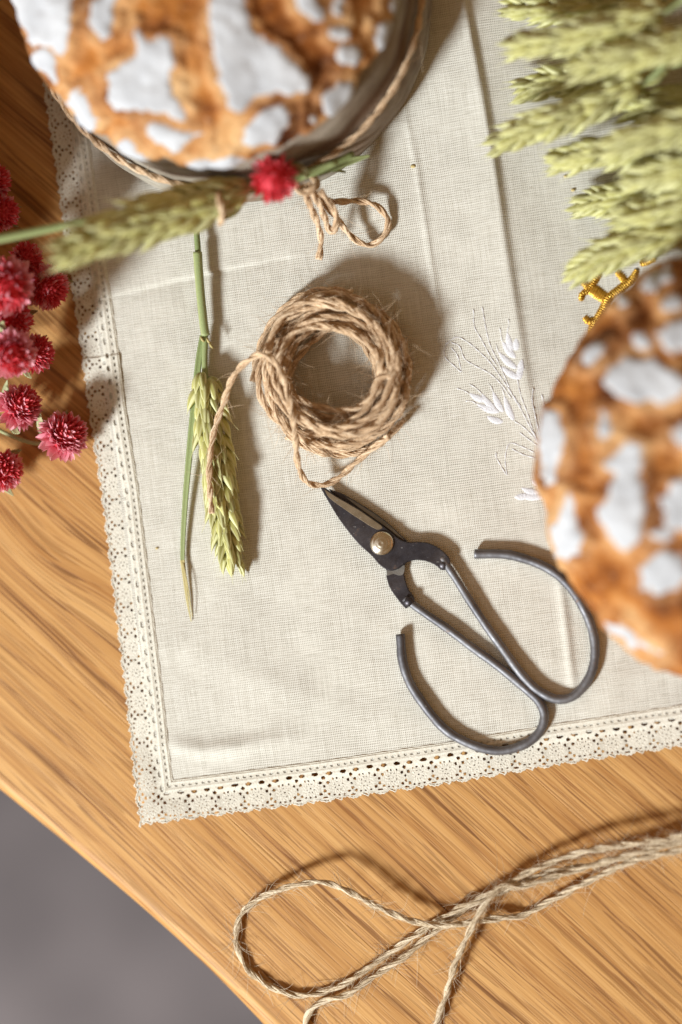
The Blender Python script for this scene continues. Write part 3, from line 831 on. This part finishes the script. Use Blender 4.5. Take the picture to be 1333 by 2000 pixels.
def wheat_ear(axis_pts, label, seed, stem_pts=None, rows=11, scale=1.0, group=None, roll=0.0, stem_r=0.0013, width=1.0, name='wheat_ear', back=True):
    """axis_pts run from the base of the ear to its tip, world coordinates"""
    rs = np.random.RandomState(seed)
    ax = spline(axis_pts, 0.001)
    T, _, _ = frames(ax)
    root = empty(name, ax[0])
    tag(root, label, 'wheat ear', group)
    st = [np.array(q) for q in (stem_pts if stem_pts is not None else [])]
    sp = spline(st + [ax[0], ax[len(ax) // 3]], 0.002) if st else ax
    n = len(sp)
    pa = np.clip(np.linspace(0, 1, n), 0, 1) * 0.6
    o = mobj('stem', [tube(sp, stem_r, 8)], STRAW, root)
    me = o.data
    at = me.attributes.new('pale', 'FLOAT', 'POINT'); at.data.foreach_set('value', np.repeat(pa, 8).astype(np.float32))
    Ltot = np.linalg.norm(np.diff(ax, axis=0), axis=1).sum()
    for i in range(2 * rows):
        f = i / (2 * rows - 1)
        k = int(f * 0.90 * (len(ax) - 1))
        p, t = ax[k], T[k]
        up = np.array([0, 0, 1.0]); up -= t * up.dot(t); up /= np.linalg.norm(up)
        lat = np.cross(t, up)
        cr, sr = math.cos(roll), math.sin(roll)
        lat, up = lat * cr + up * sr, up * cr - lat * sr
        side = 1 if i % 2 == 0 else -1
        big = (0.78 + 0.32 * math.sin(math.pi * min(1, f * 0.85 + 0.15))) * scale
        angs = (82, 46, 8) + ((-40,) if back else ())
        if f > 0.95: angs = (90, 30, -30, 150)
        for q, ph in enumerate(angs):
            ph = rad(ph + rs.uniform(-9, 9))
            out = lat * side * math.cos(ph) + up * math.sin(ph)
            op = rad(rs.uniform(16, 31) + (7 if q == 2 else 0)) * (0.7 if f > .9 else 1)
            d = t * math.cos(op) + out * math.sin(op)
            d += np.array(rs.normal(size=3)) * 0.05; d /= np.linalg.norm(d)
            y = out - d * out.dot(d); y /= np.linalg.norm(y)
            x = np.cross(y, d)
            l = 0.0112 * big * rs.uniform(0.88, 1.1)
            loc = p + out * 0.0020 * big * width + t * rs.uniform(-0.0008, 0.0008) + out * (0.0009 if q in (0, 1) else 0.0)
            place('glume', GLUMES[rs.randint(0, 4)], basis(x, y, d, loc, (l * 1.02, l, l)), root)
    return root
# the ear lying on the cloth
zc = 0.0016
e0 = PP([(401, 730, .0062), (408, 800, .0062), (423, 900, .0062), (438, 1000, .0060), (453, 1080, .0056), (464, 1132, .0052)])
w0 = wheat_ear(e0, 'pale green wheat ear lying on the linen beside the twine coil', 5, PP([(381, 330, .0045), (384, 440, .0060), (388, 500, .0070), (396, 600, .0066), (401, 660, .0062)]), rows=15, scale=0.93, stem_r=0.0012)
def ribbon(pts, widths, mat, name, parent, fold=0.25, pale=None, thick=0.00025):
    q = spline(pts, 0.0012); n = len(q)
    wd = np.interp(np.linspace(0, 1, n), np.linspace(0, 1, len(widths)), widths)
    T = np.gradient(q, axis=0); T /= np.linalg.norm(T, axis=1)[:, None]
    S = np.cross(T, [0, 0, 1.0]); S /= np.linalg.norm(S, axis=1)[:, None] + 1e-9
    Up = np.cross(S, T)
    s = np.array([-1, -.5, 0, .5, 1, .5, 0, -.5]); zz = np.array([0, .4, .15, .4, 0, .1, -.3, .1])
    v = q[:, None] + S[:, None] * (s[None, :, None] * wd[:, None, None] / 2) + Up[:, None] * ((-(np.abs(s) - 1) * fold)[None, :, None] * -wd[:, None, None] / 2 + zz[None, :, None] * thick)
    pa = np.repeat(np.linspace(*(pale or (0, 0.3)), n), 8)
    return mobj(name, [(v.reshape(-1, 3), grid_faces(n, 8, True))], mat, parent, attrs={'pale': pa})
ribbon(PP([(396, 655, .0058), (389, 700, .0062), (381, 780, .0070), (371, 880, .0066), (363, 970, .0052), (358, 1050, .0042), (357, 1098, .0036)]), [.0022, .0027, .0029, .0027, .0024, .0021, .0018], STRAW, 'leaf_blade', w0, 0.35, (0.1, 0.4))
ribbon(PP([(357, 1094, .0037), (361, 1130, .0035), (366, 1170, .0032), (374, 1214, .0024)]), [.0020, .0014, .0012, .0004], DRYTIP, 'dry_leaf_tip', w0, 0.3, (0, 0.6))
ribbon(PP([(357, 1100, .0038), (366, 1140, .0044), (372, 1178, .004), (376, 1205, .003)]), [.0010, .0007, .0005, .0003], DRYTIP, 'dry_leaf_tip', w0, 0.2, (0, 0.6))
shp = spline(PP([(386, 492, .0071), (391, 560, .0069), (398, 630, .0065), (402, 656, .0063)]), 0.001)
o = mobj('leaf_sheath', [tube(shp, np.linspace(.0018, .0017, len(shp)), 10)], STRAW, w0)
at = o.data.attributes.new('pale', 'FLOAT', 'POINT'); at.data.foreach_set('value', np.tile(0.25 + 0.6 * (np.arange(10) % 3 == 0), len(shp)).astype(np.float32))
for dx, dy in ((-8, 0), (4, 3), (9, 12)):
    q = P(401 + dx, 658 + dy, 0.0074)
    mobj('dry_collar', [tube(np.array([q, q + [0.0006, -0.0012, 0.0006], q + [0.0012, -0.0018, -0.0004]]), 0.0005, 5)], DRYTIP, w0)

# bunch of ears at the right
bunch = [([(972, 14, .013), (1080, 16, .015), (1200, 8, .017), (1335, -20, .018)], 'wheat ear along the top edge of the picture, above the others in the bunch'),
         ([(984, 96, .034), (1090, 80, .038), (1190, 56, .040), (1300, 22, .040)], 'blurred pale wheat ear, second from the top of the bunch'),
         ([(1110, 142, .038), (1200, 116, .042), (1290, 96, .044), (1400, 70, .042)], 'blurred short-showing wheat ear, third from the top of the bunch'),
         ([(1000, 186, .010), (1075, 160, .012), (1170, 152, .015), (1310, 130, .017)], 'shaded low wheat ear pointing left under the third ear of the bunch'),
         ([(952, 292, .022), (1035, 256, .027), (1140, 216, .031), (1260, 160, .033)], 'wheat ear reaching farthest left of the bunch, over the cloth fold'),
         ([(1066, 318, .019), (1150, 302, .023), (1250, 284, .026), (1380, 244, .027)], 'wheat ear with spread husks just below the farthest reaching ear'),
         ([(1180, 290, .040), (1270, 266, .044), (1370, 236, .046), (1460, 205, .045)], 'blurred wheat ear at the right picture edge, raised above its neighbours'),
         ([(1118, 404, .009), (1195, 388, .012), (1290, 368, .014), (1400, 330, .016)], 'sharp low wheat ear above the gold embroidery, third from the bottom'),
         ([(1195, 436, .022), (1270, 418, .026), (1350, 396, .028), (1440, 366, .029)], 'wheat ear at the right edge, second from the bottom of the bunch'),
         ([(1205, 222, .016), (1290, 205, .019), (1370, 190, .022), (1470, 165, .023)], 'shaded wheat ear at the right edge deep in the middle of the bunch'),
         ([(1225, 352, .030), (1300, 336, .034), (1380, 314, .036), (1470, 285, .036)], 'short-showing wheat ear at the right edge above the sharp low ear'),
         ([(1113, 545, .018), (1175, 505, .022), (1255, 474, .025), (1370, 440, .027)], 'lowest wheat ear of the bunch, its tip beside the gold embroidery')]
for k, (pp, lb) in enumerate(bunch):
    w = PP(pp)[::-1]
    d = w[0] - w[1]; d /= np.linalg.norm(d)
    tgt = P(1850, 230 + k * 4, 0.020 + 0.002 * (k % 4))
    wheat_ear(w, lb, 60 + k, [tgt, (w[0] + d * 0.03 + tgt * 0.0)], rows=12, scale=0.90, group='wheat ears bunched at upper right', roll=rad([20, -15, 10, 35, -25, 5, -10, 30, 0, -20, 15, -5, -20][k]))

# ------------------------------------------------------------------ loaves
def lathe_pts(c, prof, nseg, wob=0.0, seed=0):
    rs = np.random.RandomState(seed)
    p = np.asarray(prof, float)
    L = np.r_[0, np.cumsum(np.linalg.norm(np.diff(p, axis=0), axis=1))]
    a = np.linspace(0, 2 * math.pi, nseg, endpoint=False)
    wv = sum(rs.uniform(-1, 1) * np.sin(k * a + rs.uniform(0, 6.28)) / k for k in (2, 3, 5, 7)) * wob
    r = p[:, 0][:, None] * (1 + wv[None] * np.clip(p[:, 0] / p[:, 0].max(), 0, 1)[:, None])
    v = np.stack([c[0] + r * np.cos(a), c[1] + r * np.sin(a), np.repeat(p[:, 1][:, None], nseg, 1)], -1)
    return v
def resample(prof, n):
    q = spline(np.c_[np.array(prof), np.zeros(len(prof))], 0.0008)[:, :2]
    i = np.linspace(0, len(q) - 1, n)
    return np.stack([np.interp(i, np.arange(len(q)), q[:, k]) for k in (0, 1)], 1)
from mathutils import noise as mnoise
def nz(V, sc, off=0.0):
    return np.array([mnoise.noise(Vector((p[0] * sc + off, p[1] * sc, p[2] * sc))) for p in V])
def loaf(root, c, prof, plates, seed, n=120, nseg=380):
    pr = resample(prof, n)
    v = lathe_pts(c, pr, nseg, 0.008, seed)
    flat = v.reshape(-1, 3).copy()
    dP = np.gradient(v, axis=0); dA = np.roll(v, -1, 1) - np.roll(v, 1, 1)
    nr = np.cross(dA, dP).reshape(-1, 3); nr /= np.linalg.norm(nr, axis=1)[:, None] + 1e-12
    if np.sum(nr * (flat - np.array([c[0], c[1], 0.03])), 1).mean() < 0: nr = -nr
    n1 = nz(flat, 70, seed); n2 = nz(flat, 220, seed + 3)
    base = flat + nr * (0.0016 * n1 + 0.0006 * n2)[:, None]
    px = proj(flat)
    allsd = np.full(len(px), -999.0)
    F = np.array(grid_faces(n, nseg, True))
    ndot = n1 * 8 + n2 * 9 + nz(flat, 520, seed + 7) * 6
    plist = []
    for poly in plates:
        sd = polysdf(px, poly) + ndot
        allsd = np.maximum(allsd, sd); plist.append(sd)
    cavity = smooth(-26, -6, allsd)            # cracks lie lower than the floury plates
    base2 = base - nr * (0.0018 * (1 - cavity))[:, None]
    fl = smooth(-42, 0, allsd)
    o = mobj('crust', [(base2, F.tolist())], CRUST, root, attrs={'flour': fl})
    for sd in plist:
        keep = (sd[F].max(1) > -7) & (nr[F[:, 0], 2] > 0.02)
        if keep.sum() < 6: continue
        Fk = F[keep]; used = np.unique(Fk); rm = np.full(len(sd), -1); rm[used] = np.arange(len(used))
        h = -0.0009 + 0.0019 * smooth(-7, 12, sd[used])
        vv_ = base[used] + nr[used] * h[:, None]
        mobj('floury_plate', [(vv_, rm[Fk].tolist())], FLOUR, root, attrs={'flour': smooth(-6, 14, sd[used])})
    return o
def blob(x0, y0, x1, y1):
    cx, cy, rx, ry = (x0 + x1) / 2, (y0 + y1) / 2, (x1 - x0) / 2, (y1 - y0) / 2
    return [(cx + rx * math.cos(t), cy + ry * math.sin(t)) for t in np.linspace(0, 2 * math.pi, 12, endpoint=False)]
def extra(seed, box, n, test, avoid):
    rs = np.random.RandomState(seed); out = []
    for _ in range(400):
        if len(out) >= n: break
        x, y = rs.uniform(box[0], box[2]), rs.uniform(box[1], box[3]); r = rs.uniform(18, 55)
        if not test(x, y, r): continue
        if any((x - a)**2 + (y - b)**2 < (r + q + 16)**2 for a, b, q in avoid): continue
        avoid.append((x, y, r))
        k = rs.uniform(0, 6.28)
        out.append([(x + r * (1 + 0.3 * math.sin(3 * t + k)) * math.cos(t), y + r * (0.8 + 0.3 * math.cos(2 * t + k)) * math.sin(t)) for t in np.linspace(0, 2 * math.pi, 12, endpoint=False)])
    return out
pl1 = [[(14, -60), (150, -60), (150, -10), (140, 30), (136, 95), (122, 112), (97, 84), (62, 94), (46, 60), (25, 15)], [(62, 106), (80, 95), (100, 98), (116, 125), (113, 166), (95, 160), (75, 135)],
       [(182, 0), (212, -35), (245, -30), (226, 10), (228, 45), (220, 72), (200, 80), (183, 70), (178, 40)],
       [(255, 62), (268, 54), (282, 72), (335, 75), (342, 100), (335, 150), (350, 190), (373, 225), (362, 240), (335, 232), (310, 215), (285, 210), (240, 222), (220, 215), (215, 180), (207, 150), (215, 130), (250, 118), (258, 90)],
       [(140, 182), (160, 171), (175, 185), (180, 210), (196, 236), (190, 253), (170, 257), (155, 245), (140, 220), (134, 200)], [(228, 275), (255, 270), (276, 295), (297, 308), (290, 316), (260, 311), (233, 297)],
       [(288, 245), (310, 237), (340, 248), (370, 255), (395, 250), (412, 262), (405, 276), (375, 276), (350, 299), (325, 286), (300, 270)], [(362, 318), (400, 307), (450, 306), (484, 310), (470, 323), (420, 329), (375, 328)],
       [(420, -25), (475, -12), (490, 40), (520, 75), (550, 95), (590, 130), (610, 155), (602, 182), (570, 191), (530, 188), (500, 200), (475, 224), (453, 215), (430, 160), (417, 110), (411, 60)],
       [(490, 235), (520, 210), (550, 204), (566, 225), (558, 262), (540, 291), (505, 287), (468, 281), (478, 255)], [(638, 180), (660, 154), (690, 151), (702, 175), (690, 206), (660, 231), (630, 223), (626, 200)],
       blob(601, 222, 627, 249), blob(655, 82, 711, 134), blob(730, 38, 770, 106), [(568, -18), (615, -12), (639, 20), (635, 41), (610, 43), (583, 20)], blob(643, -12, 679, 30), blob(756, -14, 790, 30), blob(644, 46, 684, 82)]
pl1 += extra(3, (60, -400, 760, -40), 16, lambda x, y, r: (x - 400)**2 + (y + 56)**2 < 350**2, [(70, -30, 70), (215, -20, 40), (450, -20, 60), (600, -10, 45), (660, 0, 30), (775, 0, 30)])
c1 = P(400, -56, 0.050)
L1 = empty('round_loaf', (c1[0], c1[1], 0.0012))
tag(L1, 'round loaf at top left, grey-brown side, cracked floury crust, tied with twine', 'bread')
side = resample([(0.0001, 0.0034), (0.064, 0.0034), (0.0745, 0.0048), (0.0770, 0.009), (0.0768, 0.017), (0.0745, 0.0255), (0.0730, 0.030), (0.0733, 0.034), (0.0735, 0.042), (0.0722, 0.0485), (0.069, 0.052)], 60)
cb0, cr0 = P(462, 12, 0.006), P(438, -20, 0.028)
def loaf_axis(z): return np.stack([np.interp(z, [0.006, 0.028, 0.050], [cb0[k], cr0[k], c1[k]]) for k in (0, 1)], -1)
sv = lathe_pts((0, 0), side, 200, 0.004, 2).reshape(-1, 3)
dirs = sv[:, :2].copy(); sv[:, :2] += loaf_axis(sv[:, 2])
sv[:, 2] += 0.0004 * nz(sv, 120) * (sv[:, 2] > 0.004); 
sv[:, :2] += dirs / (np.linalg.norm(dirs, axis=1)[:, None] + 1e-9) * (0.0012 * nz(sv, 60, 5))[:, None] * (sv[:, 2] > 0.004)[:, None]
mobj('side_crust', [(sv, grid_faces(60, 200, True))], SIDE, L1)
loaf(L1, c1, [(0.0690, 0.0490), (0.0722, 0.0505), (0.0728, 0.0535), (0.071, 0.0575), (0.066, 0.0635), (0.055, 0.0705), (0.040, 0.0750), (0.022, 0.0775), (0.0001, 0.0785)], pl1, 2)
pl2 = [[(1183, 745), (1200, 714), (1230, 699), (1275, 699), (1320, 720), (1348, 745), (1337, 777), (1290, 795), (1240, 791), (1200, 771)], [(1126, 712), (1145, 684), (1170, 664), (1187, 667), (1181, 696), (1160, 713), (1140, 718)],
       blob(1230, 649, 1273, 689), [(1279, 652), (1310, 627), (1360, 615), (1370, 680), (1340, 694), (1300, 689)], blob(1163, 793, 1198, 864), [(1066, 800), (1095, 799), (1103, 850), (1099, 900), (1087, 946), (1066, 952), (1056, 910), (1057, 850)],
       [(1178, 905), (1200, 880), (1225, 861), (1256, 870), (1256, 910), (1263, 980), (1259, 1010), (1249, 1052), (1225, 1077), (1200, 1066), (1185, 1030), (1163, 1010), (1170, 985), (1195, 970), (1195, 940)],
       [(1100, 975), (1115, 965), (1129, 980), (1131, 1005), (1139, 1040), (1131, 1076), (1105, 1099), (1084, 1091), (1074, 1050), (1077, 1020), (1095, 1000)], [(1288, 992), (1300, 950), (1345, 925), (1380, 960), (1370, 1040), (1310, 1037)],
       [(1248, 1112), (1264, 1085), (1300, 1072), (1340, 1078), (1350, 1120), (1322, 1160), (1275, 1160), (1251, 1142)], [(1180, 1212), (1212, 1218), (1250, 1244), (1300, 1275), (1292, 1292), (1240, 1270), (1198, 1242)], blob(1300, 824, 1370, 878),
       [(1238, 568), (1265, 540), (1310, 520), (1324, 540), (1280, 572)], blob(1204, 574, 1232, 602), blob(1270, 1032, 1316, 1062), blob(1288, 570, 1340, 612)]
pl2 += extra(7, (1370, 520, 1900, 1320), 22, lambda x, y, r: (x - 1500)**2 + (y - 912)**2 < 400**2, [(1370, 745, 30), (1370, 650, 40), (1370, 990, 40), (1350, 1110, 40), (1350, 850, 50)])
c2 = P(1502, 914, 0.044)
L2 = empty('round_loaf', (c2[0], c2[1], 0.0012))
tag(L2, 'blurred round loaf at the right edge with floury cracked orange crust', 'bread')
loaf(L2, c2, [(0.0001, 0.0030), (0.050, 0.0030), (0.060, 0.0042), (0.070, 0.0100), (0.080, 0.024), (0.0846, 0.040), (0.0842, 0.047), (0.081, 0.055), (0.074, 0.064), (0.060, 0.0725), (0.040, 0.0785), (0.020, 0.081), (0.0001, 0.082)], pl2, 6, 150, 400)

# twine tied round the first loaf
tie = empty('twine_tie', P(610, 365, 0.028))
tag(tie, 'tan twine tied round the top left loaf, with a bow', 'twine')
aa = np.linspace(0, 2 * math.pi, 60)
ring = np.stack([cr0[0] + 0.0758 * np.cos(aa + 5.2), cr0[1] + 0.0758 * np.sin(aa + 5.2), 0.0268 + 0.0012 * np.sin(3 * aa)], 1)
add_twine('band', spline(ring, 0.001), 0.0014, TW_A, tie, 71, 150)
def cb(pts): return PP(crop(pts, 380, 250, 3.174))
add_twine('bow_loop', spline(cb([(660, 360, .026), (720, 400, .025), (790, 440, .020), (870, 456, .0130), (1000, 452, .0080), (1105, 470, .0075), (1180, 530, .0058), (1203, 590, .0052), (1182, 655, .0050), (1140, 702, .0050), (1080, 728, .0052), (1010, 700, .0065), (950, 650, .0080), (905, 590, .0105), (850, 520, .0150), (770, 430, .0220), (700, 370, .0260)]), 0.001), 0.00135, TW_A, tie, 73, 350)
add_twine('bow_tail', spline(cb([(670, 350, .027), (690, 420, .025), (735, 520, .0200), (772, 620, .0150), (786, 710, .0130), (770, 815, .0120)]), 0.001), 0.00135, TW_A, tie, 75, 500)
add_twine('bow_tail', spline(cb([(700, 340, .027), (760, 440, .025), (800, 540, .018), (830, 620, .014), (862, 640, .014), (880, 590, .015), (860, 500, .019), (780, 390, .026)]), 0.001), 0.0014, TW_A, tie, 77, 400)
kq = []
kc = P(598, 358, 0.0265)
for t in np.linspace(0, 5 * math.pi, 30):
    kq.append(kc + [0.0042 * math.cos(t) * 0.9, 0.0036 * math.sin(t), 0.002 * math.sin(t * 0.7)])
add_twine('knot', spline(kq, 0.001), 0.0014, TW_A, tie, 79, 300)
# wheat ear, straw and leaves tucked under the tie
ehold = PP([(482, 374, .036), (390, 400, .046), (290, 430, .056), (180, 472, .066), (100, 505, .074)])
wheat_ear(ehold, 'blurred wheat ear tied against the top left loaf, pointing left', 8, PP([(690, 300, .024), (620, 335, .030), (550, 357, .033)]), rows=13, scale=1.18, roll=0.2)
add_twine('ear_binding', spline(PP([(414, 350, .036), (422, 372, .0465), (430, 395, .0520), (434, 420, .0500), (430, 438, .040)]), 0.001), 0.0013, TW_A, tie, 83, 200)
straw = empty('straw_stalk', P(640, 322, 0.033))
tag(straw, 'blurred green straw stalk crossing the lace left of the top left loaf', 'straw')
sp = spline(PP([(660, 316, .032), (560, 346, .036), (400, 380, .041), (200, 425, .052), (0, 466, .062), (-200, 505, .070), (-420, 545, .075)]), 0.003)
mobj('stalk', [tube(sp, np.linspace(.0012, .0021, len(sp)), 10)], STRAW, straw, attrs={'pale': np.full(len(sp) * 10 + 0, 0.35)})
lf = empty('straw_leaf', P(660, 320, 0.014))
tag(lf, 'pair of short green leaf blades sticking out beside the bow', 'leaf')
ribbon(cb([(760, 280, .026), (860, 240, .023), (960, 205, .020), (1085, 172, .018)]), [.003, .0036, .0032, .0010], STRAW, 'leaf_blade', lf, 0.3, (0.2, 0.5))
ribbon(cb([(770, 285, .026), (830, 255, .022), (890, 262, .019), (940, 274, .017)]), [.0022, .0024, .0018, .0006], STRAW, 'leaf_blade', lf, 0.3, (0.3, 0.6))

# ------------------------------------------------------------------ globe amaranth flowers
def bract_mesh(seed, mat, wd):
    rs = np.random.RandomState(seed); nu, nv = 6, 3
    v, pale = [], []
    for i in range(nu):
        u = i / (nu - 1)
        w = wd * (math.sin(math.pi * (0.12 + 0.86 * u)**0.8)**0.9 if u < 0.99 else 0.02)
        for j in range(nv):
            s = j - 1
            v.append((s * w / 2, -abs(s) * w * 0.32 - 0.10 * u * u + 0.02, u)); pale.append(0.25 + 0.75 * smoothf(0.35, 1, u) * rs.uniform(.6, 1))
    return mesh_of('bract', [(np.array(v), grid_faces(nu, nv))], mat, True, {'pale': pale})
BR = {'red': [bract_mesh(k, RED, w) for k, w in enumerate((.36, .42, .30))], 'pink': [bract_mesh(k + 9, PINK, w) for k, w in enumerate((.52, .60, .44))]}
def core_mesh(mat):
    v, f = ellipsoid((0, 0, 0), (1, 1, 1), 8, 12)
    return mesh_of('core', [(v, f)], mat, True, {'pale': np.zeros(len(v))})
COREM = core_mesh(RED)
def flower(c, r, axis, pink, label, seed, stem=None, group='globe amaranth bouquet', nb=150, sep=True, stretch=1.0, joined=False):
    rs = np.random.RandomState(seed)
    axis = np.array(axis, float); axis /= np.linalg.norm(axis)
    x = np.cross(axis, [0.3, 0.2, 1.0]); x /= np.linalg.norm(x); y = np.cross(axis, x)
    root = empty('globe_amaranth', c - axis * r * 0.7)
    tag(root, label, 'flower', group)
    place('core', COREM, basis(x, y, axis, c, (r * .6, r * .6, r * .66 * stretch)), root)
    parts = []
    for i in range(nb):
        f = (i + 0.5) / nb
        th = math.acos(1 - f * 1.86); ph = i * 2.39996 + rs.uniform(-.12, .12)
        rd = (x * math.cos(ph) + y * math.sin(ph)) * math.sin(th) + axis * math.cos(th) * stretch
        o = rd / np.linalg.norm(rd)
        d = o * 0.86 + axis * (0.62 if th < 1.9 else 0.15) + rs.normal(size=3) * 0.13; d /= np.linalg.norm(d)
        n = o - d * o.dot(d)
        if np.linalg.norm(n) < 1e-3: n = x.copy()
        n = n / np.linalg.norm(n)
        if rs.rand() < 1: 
            xx = np.cross(n, d)
        isp = rs.rand() < pink * (0.25 + 1.1 * smoothf(0.5, 2.0, th))
        l = r * (0.46 + 0.12 * smoothf(1.2, 2.2, th)) * rs.uniform(.85, 1.15)
        me = BR['pink' if isp else 'red'][rs.randint(0, 3)]
        M = basis(xx, n, d, c + rd * r * 0.50, (l * (1.15 if isp else 1.0), l, l))
        if joined:
            A = np.array(M); co = np.zeros(len(me.vertices) * 3); me.vertices.foreach_get('co', co)
            parts.append((co.reshape(-1, 3) @ A[:3, :3].T + A[:3, 3], [tuple(p.vertices) for p in me.polygons]))
        else:
            place('bract', me, M, root)
    if joined:
        nvt = sum(len(p[0]) for p in parts)
        ob = mobj('bracts', parts, RED, root, attrs={'pale': np.full(nvt, .4)}); tag(ob, kind='stuff')
    b = c - axis * r * 0.55
    if sep:
        for k in (0, 1):
            a = rs.uniform(0, 6.28) + k * 2.6
            o = x * math.cos(a) + y * math.sin(a)
            ribbon([b, b + o * r * .55 - axis * r * .12, b + o * r * 1.0 + axis * r * .15, b + o * r * 1.25 + axis * r * .5], [.002, r * .42, r * .34, .0004], LEAF, 'leaf', root, 0.3, (0, .6))
    if stem is not None:
        sp = spline([b] + [np.array(s) for s in stem], 0.002)
        mobj('stem', [tube(sp, .0008, 6)], LEAF, root, attrs={'pale': np.full(len(sp) * 6, .2)})
    return root
heads = [((126, 850, .012), 50, (.62, .42, .55), .85, 'crimson and pink globe flower nearest the lace border, low on the wood', [(70, 866, .008), (20, 850, .008), (-80, 800, .010)]),
         ((40, 793, .015), 46, (.62, .40, .62), .75, 'crimson globe flower with pale tipped petals, above left of the nearest one', [(0, 815, .012), (-90, 800, .012)]),
         ((22, 690, .036), 52, (.45, -.35, .75), 1.0, 'large blurred pale pink globe flower at the left edge', [(-40, 680, .030), (-140, 690, .02)]),
         ((70, 690, .017), 40, (.72, .12, .55), .12, 'bright red globe flower peeking out behind the pale pink one', [(0, 700, .014), (-100, 720, .010)]),
         ((4, 918, .014), 45, (.55, -.1, .75), .4, 'red globe flower, lowest at the left edge', [(-50, 900, .010), (-140, 880, .010)]),
         ((92, 562, .018), 46, (.55, -.35, .62), .05, 'deep red globe flower with fringed edge, right under the tip of the tied ear', [(20, 560, .016), (-80, 580, .014)]),
         ((12, 560, .040), 60, (.40, -.45, .75), .45, 'big blurred red globe flower at the left edge below the straw stalk', [(-60, 550, .032), (-150, 560, .03)]),
         ((52, 505, .022), 36, (.5, .4, .6), .0, 'dark red globe flower half hidden behind the tied ear tip', [(-10, 520, .02), (-100, 540, .02)]),
         ((22, 625, .024), 46, (.5, .0, .8), .05, 'dark red globe flower squeezed between the two largest blurred flowers', [(-40, 630, .022), (-120, 640, .02)]),
         ((2, 415, .022), 40, (.7, -.1, .6), .02, 'shaded dark red globe flower at left just above the straw stalk', [(-70, 430, .02), (-160, 460, .018)]),
         ((-14, 355, .022), 40, (.7, .2, .6), .02, 'shaded dark red globe flower, topmost at the left edge', [(-80, 380, .02), (-170, 420, .018)])]
for k, (p, r, ax, pk, lb, stm) in enumerate(heads):
    flower(P(*p), r * 0.0002 * (1 - p[2]) * 1.04, ax, min(1.0, pk * 0.9 + 0.28), lb, 200 + k, PP(stm), nb=230 if k not in (2, 6) else 180)
# unseen flowers added beyond the left edge to shade the wood at upper left
rsb = np.random.RandomState(5)
cot = 1 / math.tan(ELEV)
spoly = [(-60, -260), (60, -220), (165, 10), (265, 150), (380, 235), (400, 330), (300, 400), (150, 455), (125, 560), (105, 680), (60, 720), (0, 700), (-80, 500)]
cnt = 0
KEEP = np.concatenate([spline(ehold, 0.006), PP([h_[0] for h_ in heads[:7]]), PP([(h_[0][0] + 25, h_[0][1] + 15, h_[0][2]) for h_ in heads[:7]]), np.array([[c1[0] + r * math.cos(t), c1[1] + r * math.sin(t), z] for t in np.linspace(0, 2 * math.pi, 40) for r, z in ((0.072, 0.053), (0.05, 0.073), (0.02, 0.077))])])
KR = np.full(len(KEEP), 0.0245); KR[:len(spline(ehold, 0.006))] = 0.040
used_ = []
for _ in range(4000):
    if cnt >= 80: break
    g0 = np.array([rsb.uniform(-80, 420), rsb.uniform(-260, 720)])
    if polysdf(g0[None], spoly)[0] < 12: continue
    if any(np.linalg.norm(g0 - q) < 40 for q in used_): continue
    base = P(g0[0], g0[1], 0.0)
    zr = max(0.03, (g0[0] + 95) * 0.0002 / (0.68 * cot) * 0.93)
    zz = zr + rsb.uniform(0.002, 0.02)
    lamp = KEYDIR * 2.4
    pos = base + (lamp - base) * (zz / lamp[2])
    ap = proj(pos[None])[0]
    if ap[0] > -75: continue
    if np.any(np.linalg.norm(np.cross(KEEP - pos, (lamp - pos) / np.linalg.norm(lamp - pos)), axis=1) < KR): continue
    used_.append(g0); cnt += 1
    flower(pos, 0.0135, (rsb.uniform(-.3, .5), rsb.uniform(-.4, .4), .8), .2, 'unseen red globe flower added beyond the left edge to cast shade', 300 + cnt,
           [pos + [-0.012, -0.004, -zz * 0.35], pos + [-0.035, 0.0, -zz * 0.8], np.array([pos[0] - 0.05, pos[1], 0.003]), np.array([pos[0] - 0.075, pos[1], 0.002])], 'globe amaranths added outside the frame for shade', 120, False, joined=True)
# bloom under the tie
flower(P(535, 350, .046), 0.0102, (.1, -.55, .8), .12, 'blurred bright red globe flower tucked under the twine of the loaf', 400, [P(575, 335, .036), P(600, 345, .032)], None, 110, True)

# ------------------------------------------------------------------ crumbs
for (x, y, r, lb) in ((808, 326, .0007, 'tiny husk crumb on the linen right of the top left loaf'), (307, 1071, .00045, 'tiny dark speck on the linen near the left lace border'), (1120, 372, .0006, 'reddish bran crumb on the linen under the wheat bunch'), (1105, 345, .0005, 'small bran crumb on the linen beside the wheat tips')):
    q = P(x, y, CZ); z = hcloth(q[None, :2])[0]
    v, f = ellipsoid((q[0], q[1], z + r * .5), (r * 1.5, r, r * .7), 6, 8)
    tag(mobj('crumb', [(v, f)], CRUMB, None, at=(q[0], q[1], z)), lb, 'crumb', 'crumbs on the linen')
